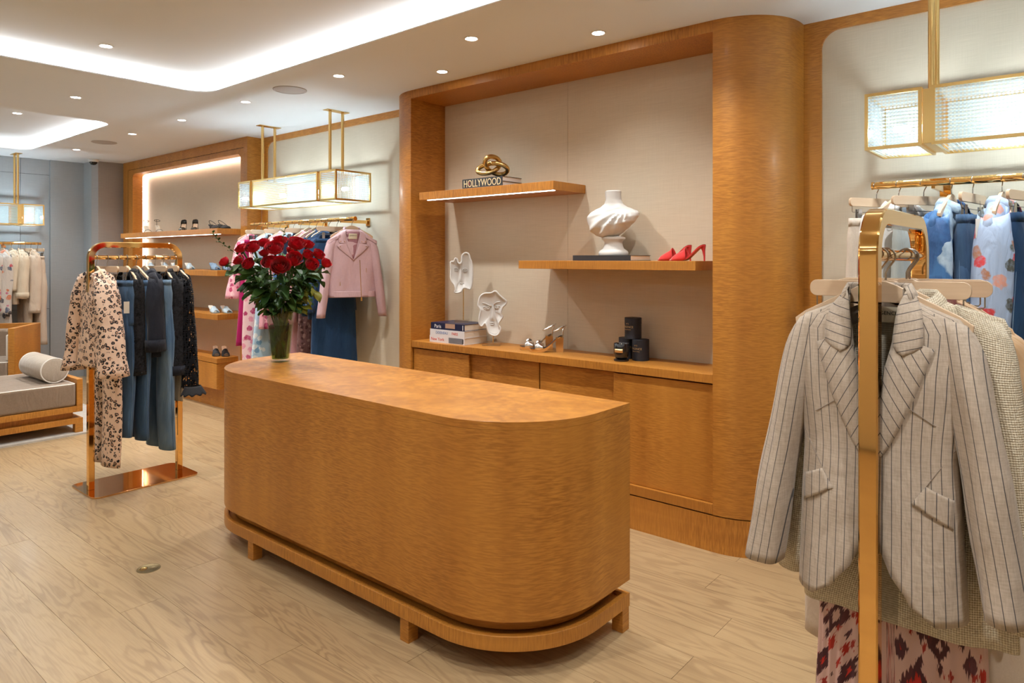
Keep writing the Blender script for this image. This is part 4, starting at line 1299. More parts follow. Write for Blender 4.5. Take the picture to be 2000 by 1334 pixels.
top_garment('pink_coat', 'dusty pink long satin coat hanging right of the bouquet', 'coat', (-5.20, LY, LZ), Q, 'dusty_pink', sw=0.19, zs=-0.16, length=1.28, t_=0.04, hemw=1.15, sleeve=0.70, out=0.05, r0=0.06, r1=0.05, seed=59, bell=0.008, pleat=0.006)
top_garment('lace_dress', 'brown lace dress between the pink coat and denim shirts', 'dress', (-5.09, LY, LZ), Q, 'brown_lace', sw=0.18, length=1.27, t_=0.028, hemw=1.05, sleeve=0.45, out=0.0, r0=0.045, r1=0.04, seed=60)
top_garment('denim_shirt', 'blue denim shirt farther from the pink jacket', 'shirt', (-5.00, LY, LZ), Q, 'denim_blue', sw=0.20, zs=-0.165, length=0.80, t_=0.035, sleeve=0.60, out=0.045, r0=0.06, r1=0.05, seed=61, group='denim shirts on the rail')
top_garment('denim_shirt', 'dark blue denim shirt right behind the pink jacket', 'shirt', (-4.90, LY, LZ), Q, 'denim_dark', sw=0.205, zs=-0.165, length=0.82, t_=0.036, sleeve=0.60, out=0.035, r0=0.06, r1=0.05, seed=62, group='denim shirts on the rail')
skirt('denim_skirt', 'long dark blue denim skirt below the pink jacket', (-4.79, LY - 0.035, LZ), radians(66), 'denim_blue', ww=0.15, zt=-0.16, length=1.36, hemw=0.195, t0=0.03, t1=0.055, seed=63, pleat=0.002, pk=10, folds=0.006)
# pink leather jacket
pj, pp = top_garment('biker_jacket', 'pale pink leather biker jacket facing out at the rail end', 'jacket', (-4.60, LY, LZ), radians(65), 'pink_leather', sw=0.205, zs=-0.185, length=0.635, t_=0.050, tc=1.2, waist=0.94, hemw=0.96, sleeve=0.61, out=0.075, r0=0.058, r1=0.042, seed=64, drop=0.0, collar=False, fwd=-0.012)
pf = fy_of(pp)
patch([(-0.060, -0.108), (0.060, -0.108), (0.004, -0.325), (-0.004, -0.325)], pf, 0.001, 'pink_lining', pj, 'lining', thick=0.001)
lb = patch([(-0.034, -0.122), (0.034, -0.122), (0.034, -0.166), (-0.034, -0.166)], pf, 0.003, 'label_cloth', pj, 'label', thick=0.001)
text("L'AGENCE", 0.0125, 'ink', lb, (0, pf(0, -0.138) - 0.0055, -0.138), (pi / 2, 0, 0), extrude=0.0002)
for s in (-1, 1):
    strip_rows([(-0.195, 0.050, 0.064), (-0.207, 0.047, 0.110), (-0.222, 0.043, 0.128), (-0.245, 0.035, 0.112), (-0.28, 0.022, 0.072), (-0.31, 0.009, 0.034), (-0.335, -0.002, 0.008)], pf, 0.004, 'pink_leather', pj, 'lapel', side=s)
    strip_rows([(-0.088, 0.050, 0.066), (-0.11, 0.056, 0.098), (-0.14, 0.056, 0.112), (-0.17, 0.054, 0.112), (-0.196, 0.050, 0.110), (-0.200, 0.062, 0.100)], pf, 0.007, 'pink_leather', pj, 'collar', side=s)
    for px_, pz in ((0.070, -0.188), (0.098, -0.186), (0.104, -0.226)):
        MB().lathe([(0.0035, 0), (0.0035, 0.002), (0.0008, 0.003)], 10).build('stud', 'gold_button', pj, loc=(s * px_, pf(px_, pz) - 0.0105, pz), rot=(pi / 2, 0, 0))
    MB().tube([(s * 0.105, pf(0.105, z) - 0.002, z) for z in (-0.40, -0.45, -0.50, -0.54)], 0.0022, 6).build('pocket_zip', 'gold_button', pj, smooth=60)
    patch([(s * 0.100, -0.128), (s * 0.198, -0.178), (s * 0.196, -0.205), (s * 0.100, -0.152)], lambda x, z: pf(x * 0.8, z) - 0.004, 0.004, 'pink_leather', pj, 'epaulette', thick=0.002 * s)
zz = [-0.335 - 0.03 * i for i in range(11)]
MB().tube([(0.052 + 0.010 * (i / 10), pf(0.055, z) - 0.0025, z) for i, z in enumerate(zz)], 0.0024, 6).build('zip', 'gold_button', pj, smooth=60)
MB().box(0.056, 0.070, -0.004, 0.0, -0.665, -0.635).build('zip_pull', 'gold_button', pj, loc=(0, pf(0.06, -0.63) - 0.002, 0), bevel=0.001)
patch([(-0.190, -0.585), (0.190, -0.585), (0.193, -0.634), (-0.193, -0.634)], pf, 0.002, 'pink_leather', pj, 'hem_band', thick=0.002, nu=14)
rings = []
for zv, m in ((-0.100, 1.0), (-0.070, 0.98), (-0.064, 1.05), (-0.084, 1.22), (-0.110, 1.36)):
    rings.append([(0.060 * m * cos(a), 0.040 * m * sin(a), zv - 0.02 * max(0, -sin(a))) for a in [lerp(-0.5, pi + 0.5, i / 20) for i in range(21)]])
MB().loft(rings, close=False).build('collar_stand', 'pink_leather', pj, smooth=180, solid=0.002)

# ================================================================== rail right of the pillar
RZ2, RY2 = 1.826, 3.42
G3 = 'hangers on the denim rail'
for x_, k, rz_, l in ((-0.739, 'straight', 1.1, 'pale beige trousers by the pillar'), (-0.651, 'curved', 1.15, 'white blouse'), (-0.555, 'straight', 0.95, 'bleached jeans'), (-0.454, 'curved', 1.45, 'blue tie-dye shirt on the denim rail'),
                      (-0.378, 'straight', 1.42, 'denim overalls'), (-0.279, 'curved', 1.5, 'light blue rose print shirt'), (-0.205, 'straight', 1.3, 'deep blue jeans at the picture edge')):
    hanger(k, (x_, RY2, RZ2), rz_, 'pale wooden hanger of the ' + l, group=G3)
trousers('pale_trousers', 'pale beige trousers nearest the big pillar', (-0.739, RY2, RZ2), 1.1, 'pale_beige_cloth', length=1.2, hemw=0.10, seed=71)
top_garment('white_blouse', 'white blouse seen through the foreground rack frame', 'blouse', (-0.645, RY2, RZ2), 0.8, 'white_cloth', sw=0.185, length=0.72, t_=0.03, sleeve=0.55, out=0.02, r0=0.05, r1=0.042, seed=72)
trousers('bleached_jeans', 'grey green bleached jeans clipped to a bar hanger', (-0.555, RY2, RZ2), 1.05, 'denim_bleached', length=1.22, hemw=0.10, t_=0.03, seed=73, cat='jeans')
top_garment('dye_shirt', 'blue tie-dye silk shirt between bleached jeans and overalls', 'shirt', (-0.454, RY2, RZ2), 1.35, 'tie_dye', sw=0.20, zs=-0.165, length=0.80, t_=0.040, sleeve=0.58, out=0.03, r0=0.062, r1=0.05, seed=74, folds=0.008)
trousers('denim_overalls', 'mid blue denim overalls with a paper tag', (-0.378, RY2, RZ2), 1.42, 'denim_mid', length=1.3, hemw=0.12, t_=0.032, ww=0.16, seed=75, seam='denim_light', cat='overalls')
swing_tag('cream paper tag on the denim overalls', (-0.335, 3.24, 1.655), 0.9, (0.04, 0.075))
top_garment('rose_shirt', 'light blue satin shirt with red rose print', 'shirt', (-0.279, RY2, RZ2), 1.42, 'blue_roses', sw=0.205, zs=-0.17, length=0.86, t_=0.045, sleeve=0.70, out=0.05, r0=0.075, r1=0.055, seed=76, folds=0.006)
trousers('blue_jeans', 'deep blue raw-hem jeans at the right picture edge', (-0.205, RY2, RZ2), 1.45, 'denim_blue', length=1.27, hemw=0.115, t_=0.034, tw=0.04, seed=77, seam='denim_light', cat='jeans')

# ================================================================== distant rail on the grey wall
FX, FZ = -9.55, 1.678
G4 = 'hangers on the distant rail'
for y_, k, l in ((2.22, 'curved', 'grey floral blouse farthest left'), (2.312, 'curved', 'grey floral shirt'), (2.395, 'curved', 'cream blouse'), (2.464, 'curved', 'cream short jacket'), (2.53, 'straight', 'beige trousers in the middle of the distant rail'), (2.585, 'curved', 'beige long coat'), (2.655, 'straight', 'beige trousers at the rail end')):
    hanger(k, (FX, y_, FZ), random.Random(int(y_ * 777)).uniform(-0.15, 0.15), 'pale wooden hanger of the ' + l, group=G4)
top_garment('floral_blouse', 'grey floral blouse farthest left on the distant rail', 'blouse', (FX, 2.22, FZ), 0.1, 'grey_floral', sw=0.19, length=0.72, t_=0.045, sleeve=0.5, out=0.04, seed=81, group='grey floral tops')
top_garment('floral_shirt', 'grey floral shirt with long hem on the distant rail', 'shirt', (FX, 2.312, FZ), 0.0, 'grey_floral', sw=0.19, length=1.0, t_=0.045, sleeve=0.66, out=0.06, r0=0.065, r1=0.06, seed=82, group='grey floral tops')
top_garment('cream_blouse', 'cream blouse on the distant rail', 'blouse', (FX, 2.395, FZ), 0.0, 'cream_cloth', sw=0.18, length=0.7, t_=0.035, sleeve=0.40, out=0.02, seed=83)
top_garment('cream_jacket', 'cream jacket with a rolled elbow sleeve on the distant rail', 'jacket', (FX, 2.470, FZ), 0.0, 'cream_cloth', sw=0.195, length=0.64, t_=0.04, sleeve=0.48, out=0.05, r0=0.07, r1=0.058, seed=84, cuff=(0.06, 'cream_cloth'))
trousers('beige_trousers', 'beige trousers in the middle of the distant rail', (FX, 2.53, FZ), 0.0, 'beige_cloth', length=1.15, seed=85, group='beige trousers on the distant rail')
top_garment('beige_coat', 'beige long-sleeved coat on the distant rail', 'coat', (FX, 2.59, FZ), 0.0, 'beige_cloth', sw=0.195, length=0.78, t_=0.04, sleeve=0.66, out=0.06, r0=0.07, r1=0.058, seed=86)
trousers('beige_trousers', 'beige wide trousers at the end of the distant rail', (FX, 2.655, FZ), 0.05, 'beige_cloth', length=1.18, hemw=0.13, t_=0.035, tw=0.045, seed=87, group='beige trousers on the distant rail')
# ================================================================== materials for the small things
cloth('tan_velvet', (0.225, 0.160, 0.110), (0.265, 0.190, 0.132), 90, 0.75, 0.5, 0.05)
cloth('cream_velvet', (0.41, 0.345, 0.275), (0.47, 0.40, 0.325), 90, 0.75, 0.4, 0.05)
cloth('white_piping', (0.80, 0.76, 0.70), (0.84, 0.80, 0.74), 90, 0.7, 0.2, 0.05)
cloth('grey_rug_pile', (0.42, 0.39, 0.35), (0.56, 0.53, 0.48), 320, 0.95, 0.3, 0.6)
def plaster_white():
    m, t, b = new_mat('white_plaster', (0.70, 0.70, 0.69), 0.6)
    n = NOISE(t, OBJC(t), 45.0, 3)
    bump(t, b, n, 0.12, 0.002)
    MATS['white_plaster'] = m
plaster_white()
simple('gold_paint', (0.72, 0.50, 0.20), 0.28, 1.0)
simple('black_card', (0.012, 0.014, 0.022), 0.55)
simple('gold_foil', (0.75, 0.55, 0.28), 0.35, 0.8)
simple('black_glass', (0.010, 0.010, 0.012), 0.12, coat=0.5)
simple('wax', (0.80, 0.76, 0.66), 0.5)
simple('paper_edge', (0.72, 0.66, 0.58), 0.8)
simple('paper_white', (0.74, 0.74, 0.76), 0.8)
simple('cover_navy', (0.012, 0.016, 0.055), 0.35)
simple('cover_white', (0.74, 0.73, 0.76), 0.4)
simple('cover_charcoal', (0.030, 0.032, 0.038), 0.4)
simple('cover_grey', (0.30, 0.31, 0.34), 0.4)
simple('letter_gold', (0.80, 0.66, 0.38), 0.5)
simple('letter_white', (0.85, 0.85, 0.85), 0.5)
simple('letter_blue', (0.12, 0.20, 0.42), 0.5)
simple('letter_red', (0.62, 0.06, 0.05), 0.5)
simple('red_suede', (0.62, 0.022, 0.022), 0.8, sheen=0.4)
simple('nude_leather', (0.72, 0.52, 0.36), 0.45)
simple('black_suede', (0.012, 0.012, 0.014), 0.75)
simple('black_patent', (0.010, 0.010, 0.011), 0.15, coat=0.6)
simple('blue_suede', (0.16, 0.25, 0.36), 0.75)
simple('pale_blue_leather', (0.40, 0.52, 0.60), 0.4)
simple('cream_leather', (0.76, 0.70, 0.60), 0.45)
simple('silver_leather', (0.78, 0.77, 0.75), 0.22, 1.0)
simple('gold_leather', (0.80, 0.60, 0.34), 0.22, 1.0)
def clear(name, tint, edge=0.5, base=0.03, rough=0.03):
    m = bpy.data.materials.new(name)
    m.use_nodes = True
    t = m.node_tree
    t.nodes.clear()
    lw = N(t, 'ShaderNodeLayerWeight', {'Blend': 0.5})
    tr = N(t, 'ShaderNodeBsdfTransparent', {'Color': c4(tint)})
    gl = N(t, 'ShaderNodeBsdfGlossy', {'Color': (1, 1, 1, 1), 'Roughness': rough})
    f = MATH(t, 'MULTIPLY_ADD', MATH(t, 'POWER', lw.outputs['Facing'], 4.0), edge, base, clamp=True)
    mx = N(t, 'ShaderNodeMixShader', {0: f, 1: tr.outputs[0], 2: gl.outputs[0]})
    N(t, 'ShaderNodeOutputMaterial', {0: mx.outputs[0]})
    MATS[name] = m
clear('clear_glass', (0.93, 0.96, 0.94))
clear('vase_water', (0.42, 0.56, 0.30), 0.1, 0.0)
clear('acrylic', (0.90, 0.88, 0.84), 0.6, 0.08)

# ================================================================== shoes
def shoe_mesh_parts(kind, L=0.215, h=0.085, plat=0.006, W=0.036, cols=None, heel='stiletto'):
    """returns [(part, MB, material)] for a shoe with toe at x = 0, heel at x = L, sole on z = 0"""
    sole_m, upper_m, insole_m, heel_m = cols
    def zc(u):
        if u < 0.38: return plat + 0.006 * max(0, 0.12 - u) * 4
        s = (u - 0.38) / 0.62
        return plat + (h - plat) * (s * s * (3 - 2 * s))
    def wy(u):
        return interp([(0.0, 0.004), (0.04, 0.020), (0.12, 0.031), (0.28, W), (0.45, 0.031), (0.65, 0.024), (0.85, 0.0255), (0.95, 0.021), (1.0, 0.006)], u)[0]
    rings, ins = [], []
    for i in range(25):
        u = i / 24
        w, z = wy(u), zc(u)
        th = min(z, plat) if u < 0.42 else lerp(plat, 0.008, min(1, (u - 0.42) / 0.3))
        zb = z - max(0.004, th)
        rings.append([(u * L, -w, zb), (u * L, w, zb), (u * L, w * 1.02, z), (u * L, -w * 1.02, z)])
        ins.append([(u * L, -w * 0.95, z + 0.0012), (u * L, 0, z + 0.0004), (u * L, w * 0.95, z + 0.0012)])
    out = [('sole', MB().loft(rings, True, True, True), sole_m), ('insole', MB().loft(ins, close=False), insole_m)]
    if heel == 'stiletto':
        out.append(('heel', MB().tube([(L * 0.93, 0, h - 0.006), (L * 0.955, 0, h * 0.6), (L * 0.97, 0, h * 0.3), (L * 0.972, 0, 0.0)], [0.017, 0.0085, 0.0055, 0.0045], 10), heel_m))
    elif heel == 'block':
        hb = MB()
        r_ = []
        for z, a, b in ((0.0, 0.80, 1.0), (h * 0.5, 0.78, 1.005), (h - 0.012, 0.78, 1.01)):
            r_.append([(L * a, -0.021, z), (L * b, -0.021, z), (L * b, 0.021, z), (L * a, 0.021, z)])
        out.append(('heel', hb.loft(r_, True, True, True), heel_m))
    def arch(u0, u1, hfun, n=8, wide=1.06, back=0.0):
        rr = []
        for i in range(n + 1):
            u = lerp(u0, u1, i / n)
            w, z = wy(u) * wide, zc(u)
            hh = hfun(i / n)
            rr.append([(u * L + back * sin(a) * (i / n - 0.5), -w * cos(a), z - 0.003 + hh * sin(a) ** 0.8) for a in [pi * k / 14 for k in range(15)]])
        return MB().loft(rr, close=False)
    if kind == 'mule':
        out.append(('upper', arch(0.07, 0.52, lambda f: lerp(0.026, 0.060, f ** 0.8), 10, 1.12, back=-0.03), upper_m))
    elif kind == 'pump':
        out.append(('upper', arch(0.0, 0.36, lambda f: lerp(0.010, 0.038, sqrt(f)), 10, 1.10), upper_m))
        wall = []
        for i in range(31):
            s = i / 30
            if s <= 0.5:
                u = lerp(0.34, 1.0, s * 2); y = -wy(u) * 1.08
            else:
                u = lerp(1.0, 0.34, s * 2 - 1); y = wy(u) * 1.08
            hh = 0.020 + 0.030 * max(0, (u - 0.5) * 2) ** 2
            wall.append([(u * L, y, zc(u) - 0.004), (u * L, y * 1.02, zc(u) + hh)])
        out.append(('quarter', MB().loft(wall, close=False), upper_m))
    elif kind == 'sling':
        out.append(('upper', arch(0.0, 0.40, lambda f: lerp(0.008, 0.034, sqrt(f)), 10, 1.10), upper_m))
        pts = []
        for i in range(21):
            s = i / 20
            a = lerp(-pi / 2, pi / 2, s)
            pts.append((L * (0.38 + 0.64 * cos(a)), 0.030 * sin(a), zc(0.4) + 0.02 + (h + 0.02 - plat) * cos(a)))
        out.append(('strap', MB().tube(pts, 0.0028, 6), upper_m))
    elif kind == 'sandal':
        for u, hh in ((0.22, 0.030), (0.30, 0.036)):
            out.append(('strap', arch(u - 0.012, u + 0.012, lambda f: hh, 2), upper_m))
        c = (L * 0.90, 0.0, h + 0.055)
        pts = [(c[0] + 0.034 * cos(a), 0.030 * sin(a), c[2] + 0.012 * cos(a)) for a in [2 * pi * k / 20 for k in range(20)]]
        out.append(('ankle_strap', MB().tube(pts, 0.0026, 6, closed=True), upper_m))
        out.append(('heel_strap', MB().tube([(L * 0.99, 0, h), (L * 1.0, 0, h + 0.03), (L * 1.03, 0, h + 0.066)], 0.0026, 6), upper_m))
    elif kind == 'platform':
        out.append(('upper', arch(0.16, 0.42, lambda f: 0.030 + 0.012 * sin(pi * f), 8, 1.10), upper_m))
        u = 0.28
        out.append(('knot', MB().tube([(u * L - 0.016, -0.012, zc(u) + 0.034), (u * L - 0.006, -0.004, zc(u) + 0.044), (u * L + 0.006, 0.004, zc(u) + 0.044), (u * L + 0.016, 0.012, zc(u) + 0.034)], [0.006, 0.011, 0.011, 0.006], 10), upper_m))
        c = (L * 0.90, 0.0, h + 0.045)
        pts = [(c[0] + 0.042 * cos(a), 0.031 * sin(a), c[2] + 0.020 * cos(a)) for a in [2 * pi * k / 20 for k in range(20)]]
        out.append(('ankle_strap', MB().tube(pts, 0.0042, 6, closed=True), upper_m))
        out.append(('heel_strap', MB().tube([(L * 0.985, 0, h - 0.004), (L * 1.0, 0, h + 0.03), (L * 1.06, 0, h + 0.062)], 0.006, 6), upper_m))
    return out
def shoe(name, label, loc, rz, group, kind, cols, mirror=1, **k):
    t = thing(name, label, 'shoe', loc, rz, group)
    for n_, mb, mt in shoe_mesh_parts(kind, cols=cols, **k):
        thin = n_ in ('upper', 'quarter') or (n_ == 'strap' and kind == 'sandal')
        mb.build(n_, mt, t, smooth=50, solid=-0.0022 if thin else 0.0)
    return t
def pair(name, l1, l2, p1, p2, rz, group, kind, cols, **k):
    shoe(name, l1, p1, rz, group, kind, cols, **k)
    shoe(name, l2, p2, rz + 0.04, group, kind, cols, **k)
Z_SH = 1.4872
pair('red_mule', 'red suede high heel mule nearer the bust', 'red suede high heel mule nearer the pillar', (-1.893, 3.545, Z_SH), (-1.782, 3.475, Z_SH), 0.06, 'red suede mules', 'mule', ('red_suede', 'red_suede', 'nude_leather', 'red_suede'), L=0.200, h=0.088)
pair('platform_sandal', 'silver and gold platform sandal farther left beside the mask base', 'silver and gold platform sandal nearer the candles', (-2.862, 3.490, 0.9052), (-2.752, 3.452, 0.9052), 0.62, 'metallic platform sandals', 'platform', ('gold_leather', 'silver_leather', 'black_suede', 'gold_leather'), L=0.215, h=0.105, plat=0.022, heel='block')
ZS = 1.8002
pair('strappy_sandal', 'thin strapped snakeskin sandal at the far left of the top shoe shelf', 'thin strapped snakeskin sandal second from the left on the top shoe shelf', (-8.42, 3.45, ZS), (-8.22, 3.50, ZS), 2.9, 'strappy sandals', 'sandal', ('nude_leather', 'black_suede', 'cream_leather', 'black_suede'), h=0.09)
pair('black_pump', 'black patent pump on the left in the middle of the top shoe shelf', 'black patent pump on the right in the middle of the top shoe shelf', (-7.56, 3.44, ZS), (-7.40, 3.50, ZS), 2.6, 'black patent pumps', 'pump', ('black_patent', 'black_patent', 'nude_leather', 'black_patent'), h=0.085)
pair('slingback', 'black slingback with thin straps, left of the pair on the top shoe shelf', 'black slingback with thin straps, right of the pair on the top shoe shelf', (-6.72, 3.42, ZS), (-6.61, 3.47, ZS), 3.0, 'black slingbacks', 'sling', ('black_suede', 'black_suede', 'black_suede', 'black_suede'), h=0.05, L=0.24)
ZS = 1.3822
pair('beige_mule', 'beige and teal mule behind the gold rack rail, left one', 'beige and teal mule behind the gold rack rail, right one', (-8.30, 3.44, ZS), (-8.06, 3.50, ZS), 2.9, 'beige mules', 'mule', ('cream_leather', 'pale_blue_leather', 'cream_leather', 'nude_leather'), h=0.08)
pair('blue_mule', 'dusty blue mule behind the gold rack post, left one', 'dusty blue mule just right of the gold rack post', (-7.66, 3.44, ZS), (-7.40, 3.48, ZS), 2.95, 'dusty blue mules', 'mule', ('blue_suede', 'pale_blue_leather', 'cream_leather', 'blue_suede'), h=0.07)
pair('denim_mule', 'dark denim blue mule left of the leftmost rose', 'dark denim blue mule partly behind the leftmost rose', (-6.72, 3.42, ZS), (-6.62, 3.50, ZS), 3.0, 'denim blue mules', 'mule', ('blue_suede', 'blue_suede', 'blue_suede', 'blue_suede'), h=0.075)
ZS = 0.9482
pair('sky_mule', 'pale blue crossover mule in front on the third shoe shelf', 'pale blue crossover mule behind on the third shoe shelf', (-6.74, 3.42, ZS), (-6.63, 3.50, ZS), 3.0, 'pale blue mules', 'mule', ('pale_blue_leather', 'pale_blue_leather', 'cream_leather', 'cream_leather'), h=0.07)
ZS = 0.5134
pair('black_mule', 'black suede mule on the left on the shoe cabinet', 'black suede mule on the right on the shoe cabinet', (-6.75, 3.42, ZS), (-6.66, 3.475, ZS), 2.75, 'black suede mules', 'mule', ('black_suede', 'black_suede', 'nude_leather', 'black_suede'), h=0.085)

# ================================================================== books
def book(name, label, loc, size, cover, pages, rz=0.0, group=None, lines=(), spine_band=None, split=False):
    """spine faces -y; size = (length x, depth y, thickness z); loc = centre of the underside"""
    t = thing(name, label, 'book', loc, rz, group)
    hx, hy, h = size[0] / 2, size[1] / 2, size[2]
    c = 0.0028
    m = MB().box(-hx, hx, -hy, hy, 0, c).box(-hx, hx, -hy, hy, h - c, h).box(-hx, hx, -hy, -hy + c, c, h - c)
    m.build('cover', cover, t)
    if split:
        MB().box(-hx + 0.004, hx - 0.003, -hy + c, hy - 0.004, c, h * 0.5 - 0.002).build('page_block', pages, t)
        MB().box(-hx + 0.004, hx - 0.003, -hy + c, hy - 0.004, h * 0.5 + 0.002, h - c).build('page_block', pages, t)
        MB().box(-hx, hx, -hy + c, hy, h * 0.5 - 0.002, h * 0.5 + 0.002).build('divider', cover, t)
    else:
        MB().box(-hx + 0.004, hx - 0.003, -hy + c, hy - 0.004, c, h - c).build('page_block', pages, t)
    for b in lines:
        text(b[0], b[1], b[2], t, (b[3], -hy - 0.0004, h / 2 + b[4]), (pi / 2, 0, 0), extrude=0.0003, sx=b[5] if len(b) > 5 else 1.0)
    if spine_band:
        for x0, x1, z0, z1, mt in spine_band:
            MB().box(x0, x1, -hy - 0.0006, -hy, z0, z1).build('spine_panel', mt, t)
    return t
simple('photo_tan', (0.45, 0.28, 0.20), 0.5)
simple('photo_grey', (0.16, 0.17, 0.20), 0.5)
BK = 'books under the tall mask'
cx_ = -3.462
book('coffee_table_book', 'white photo book titled New York at the bottom of the stack', (cx_ - 0.004, 3.535, 0.9052), (0.345, 0.235, 0.0465), 'cover_white', 'paper_edge', 0.0, BK, [('New York', 0.031, 'letter_red', -0.092, 0.0, 1.0)], [(0.02, 0.16, 0.004, 0.042, 'photo_grey'), (0.155, 0.163, 0.008, 0.038, 'ink')])
book('coffee_table_book', 'white photo book titled Doisneau Paris in the middle of the stack', (cx_ - 0.002, 3.535, 0.9519), (0.340, 0.235, 0.0465), 'cover_white', 'paper_edge', 0.0, BK, [('DOISNEAU', 0.026, 'letter_blue', -0.050, 0.0, 0.95), ('PARIS', 0.026, 'letter_red', 0.078, 0.0, 0.95)])
book('coffee_table_book', 'navy photo book titled Paris on top of the stack', (cx_, 3.535, 0.9986), (0.332, 0.230, 0.0465), 'cover_navy', 'paper_edge', 0.0, BK, [('Paris', 0.036, 'letter_white', -0.095, -0.002, 1.0)], [(-0.02, 0.075, 0.012, 0.044, 'photo_tan'), (0.148, 0.154, 0.006, 0.040, 'letter_white')])
hb = book('coffee_table_book', 'black book with gold Hollywood lettering under the gold knot', (-3.115, 3.50, 1.9722), (0.362, 0.20, 0.066), 'cover_charcoal', 'paper_white', 0.0, None, [('HOLLYWOOD', 0.068, 'letter_gold', 0.0, -0.001, 0.76)], split=True)
text('LIFE', 0.012, 'letter_red', hb, (-0.115, -0.1008, 0.034), (pi / 2, pi / 2, 0), extrude=0.0003)
book('coffee_table_book', 'thin grey book lying under the white bust', (-2.215, 3.570, 1.4872), (0.40, 0.235, 0.032), 'cover_charcoal', 'paper_edge', 0.0)

# ================================================================== gold knot, bust, masks, candles
kt = thing('knot_sculpture', 'gold pretzel knot sculpture on the Hollywood book', 'sculpture', (-3.105, 3.495, 2.0385), radians(40))
pts = []
for i in range(120):
    a = 2 * pi * i / 120
    x = (sin(a) + 2 * sin(2 * a)) / 3
    z = (cos(a) - 2 * cos(2 * a)) / 3
    y = -sin(3 * a) * 0.40
    pts.append((x * 0.112, y * 0.075 + z * 0.025, 0.077 - z * 0.066 + 0.004))
MB().tube(pts, 0.0155, 14, closed=True).build('knot', 'gold_paint', kt, smooth=180)

bs = thing('bust_sculpture', 'white plaster draped bust without a head', 'sculpture', (-2.185, 3.545, 1.5193), radians(12))
MB().lathe([(0.086, 0.0), (0.088, 0.006), (0.088, 0.018), (0.082, 0.026), (0.074, 0.032), (0.062, 0.040), (0.055, 0.060), (0.053, 0.078), (0.060, 0.090), (0.070, 0.096), (0.070, 0.106), (0.055, 0.112)], 40).build('pedestal', 'white_plaster', bs, smooth=40)
tab = [(0.0, 0.030, 0.032, 0.0), (0.05, 0.066, 0.052, -0.006), (0.13, 0.104, 0.072, -0.014), (0.25, 0.138, 0.086, -0.016), (0.38, 0.156, 0.087, -0.010), (0.48, 0.158, 0.080, -0.002), (0.545, 0.146, 0.072, 0.004), (0.60, 0.116, 0.064, 0.008), (0.66, 0.076, 0.056, 0.008), (0.72, 0.056, 0.049, 0.004), (0.80, 0.047, 0.046, 0.0), (0.93, 0.047, 0.047, -0.004), (0.98, 0.049, 0.049, -0.004), (0.995, 0.046, 0.046, -0.004), (1.0, 0.040, 0.040, -0.004)]
rings = []
for i in range(49):
    f = i / 48
    w, d_, yo = interp(tab, f)
    z = 0.108 + 0.277 * f
    row = []
    for k in range(72):
        a = 2 * pi * k / 72
        x, y = w * cos(a), d_ * sin(a) + yo
        zz = z
        if f < 0.78:
            m = max(0.0, min(1, (0.60 - f) * 7)) * max(0.0, min(1, f * 9)) * (0.25 + 0.75 * max(0, -sin(a)))
            ph = atan2(z - 0.300, x - 0.115)
            sash = 1.0 if ph < -1.7 or ph > 2.4 else 0.55
            fold = 0.019 * m * sash * (0.5 + 0.5 * sin(ph * 21)) ** 1.3
            y += -fold * (1 if sin(a) < 0 else -0.3)
            x += fold * 0.5 * cos(a)
            nl = math.exp(-((f - 0.585 - 0.10 * abs(cos(a))) / 0.030) ** 2) * max(0, -sin(a) + 0.35)
            y -= 0.007 * nl
            zz += 0.18 * x * max(0.0, 1 - f * 1.7) * 1.7
        row.append((x, y, zz))
    rings.append(row)
MB().loft(rings, True, True, True).build('torso', 'white_plaster', bs, smooth=60)

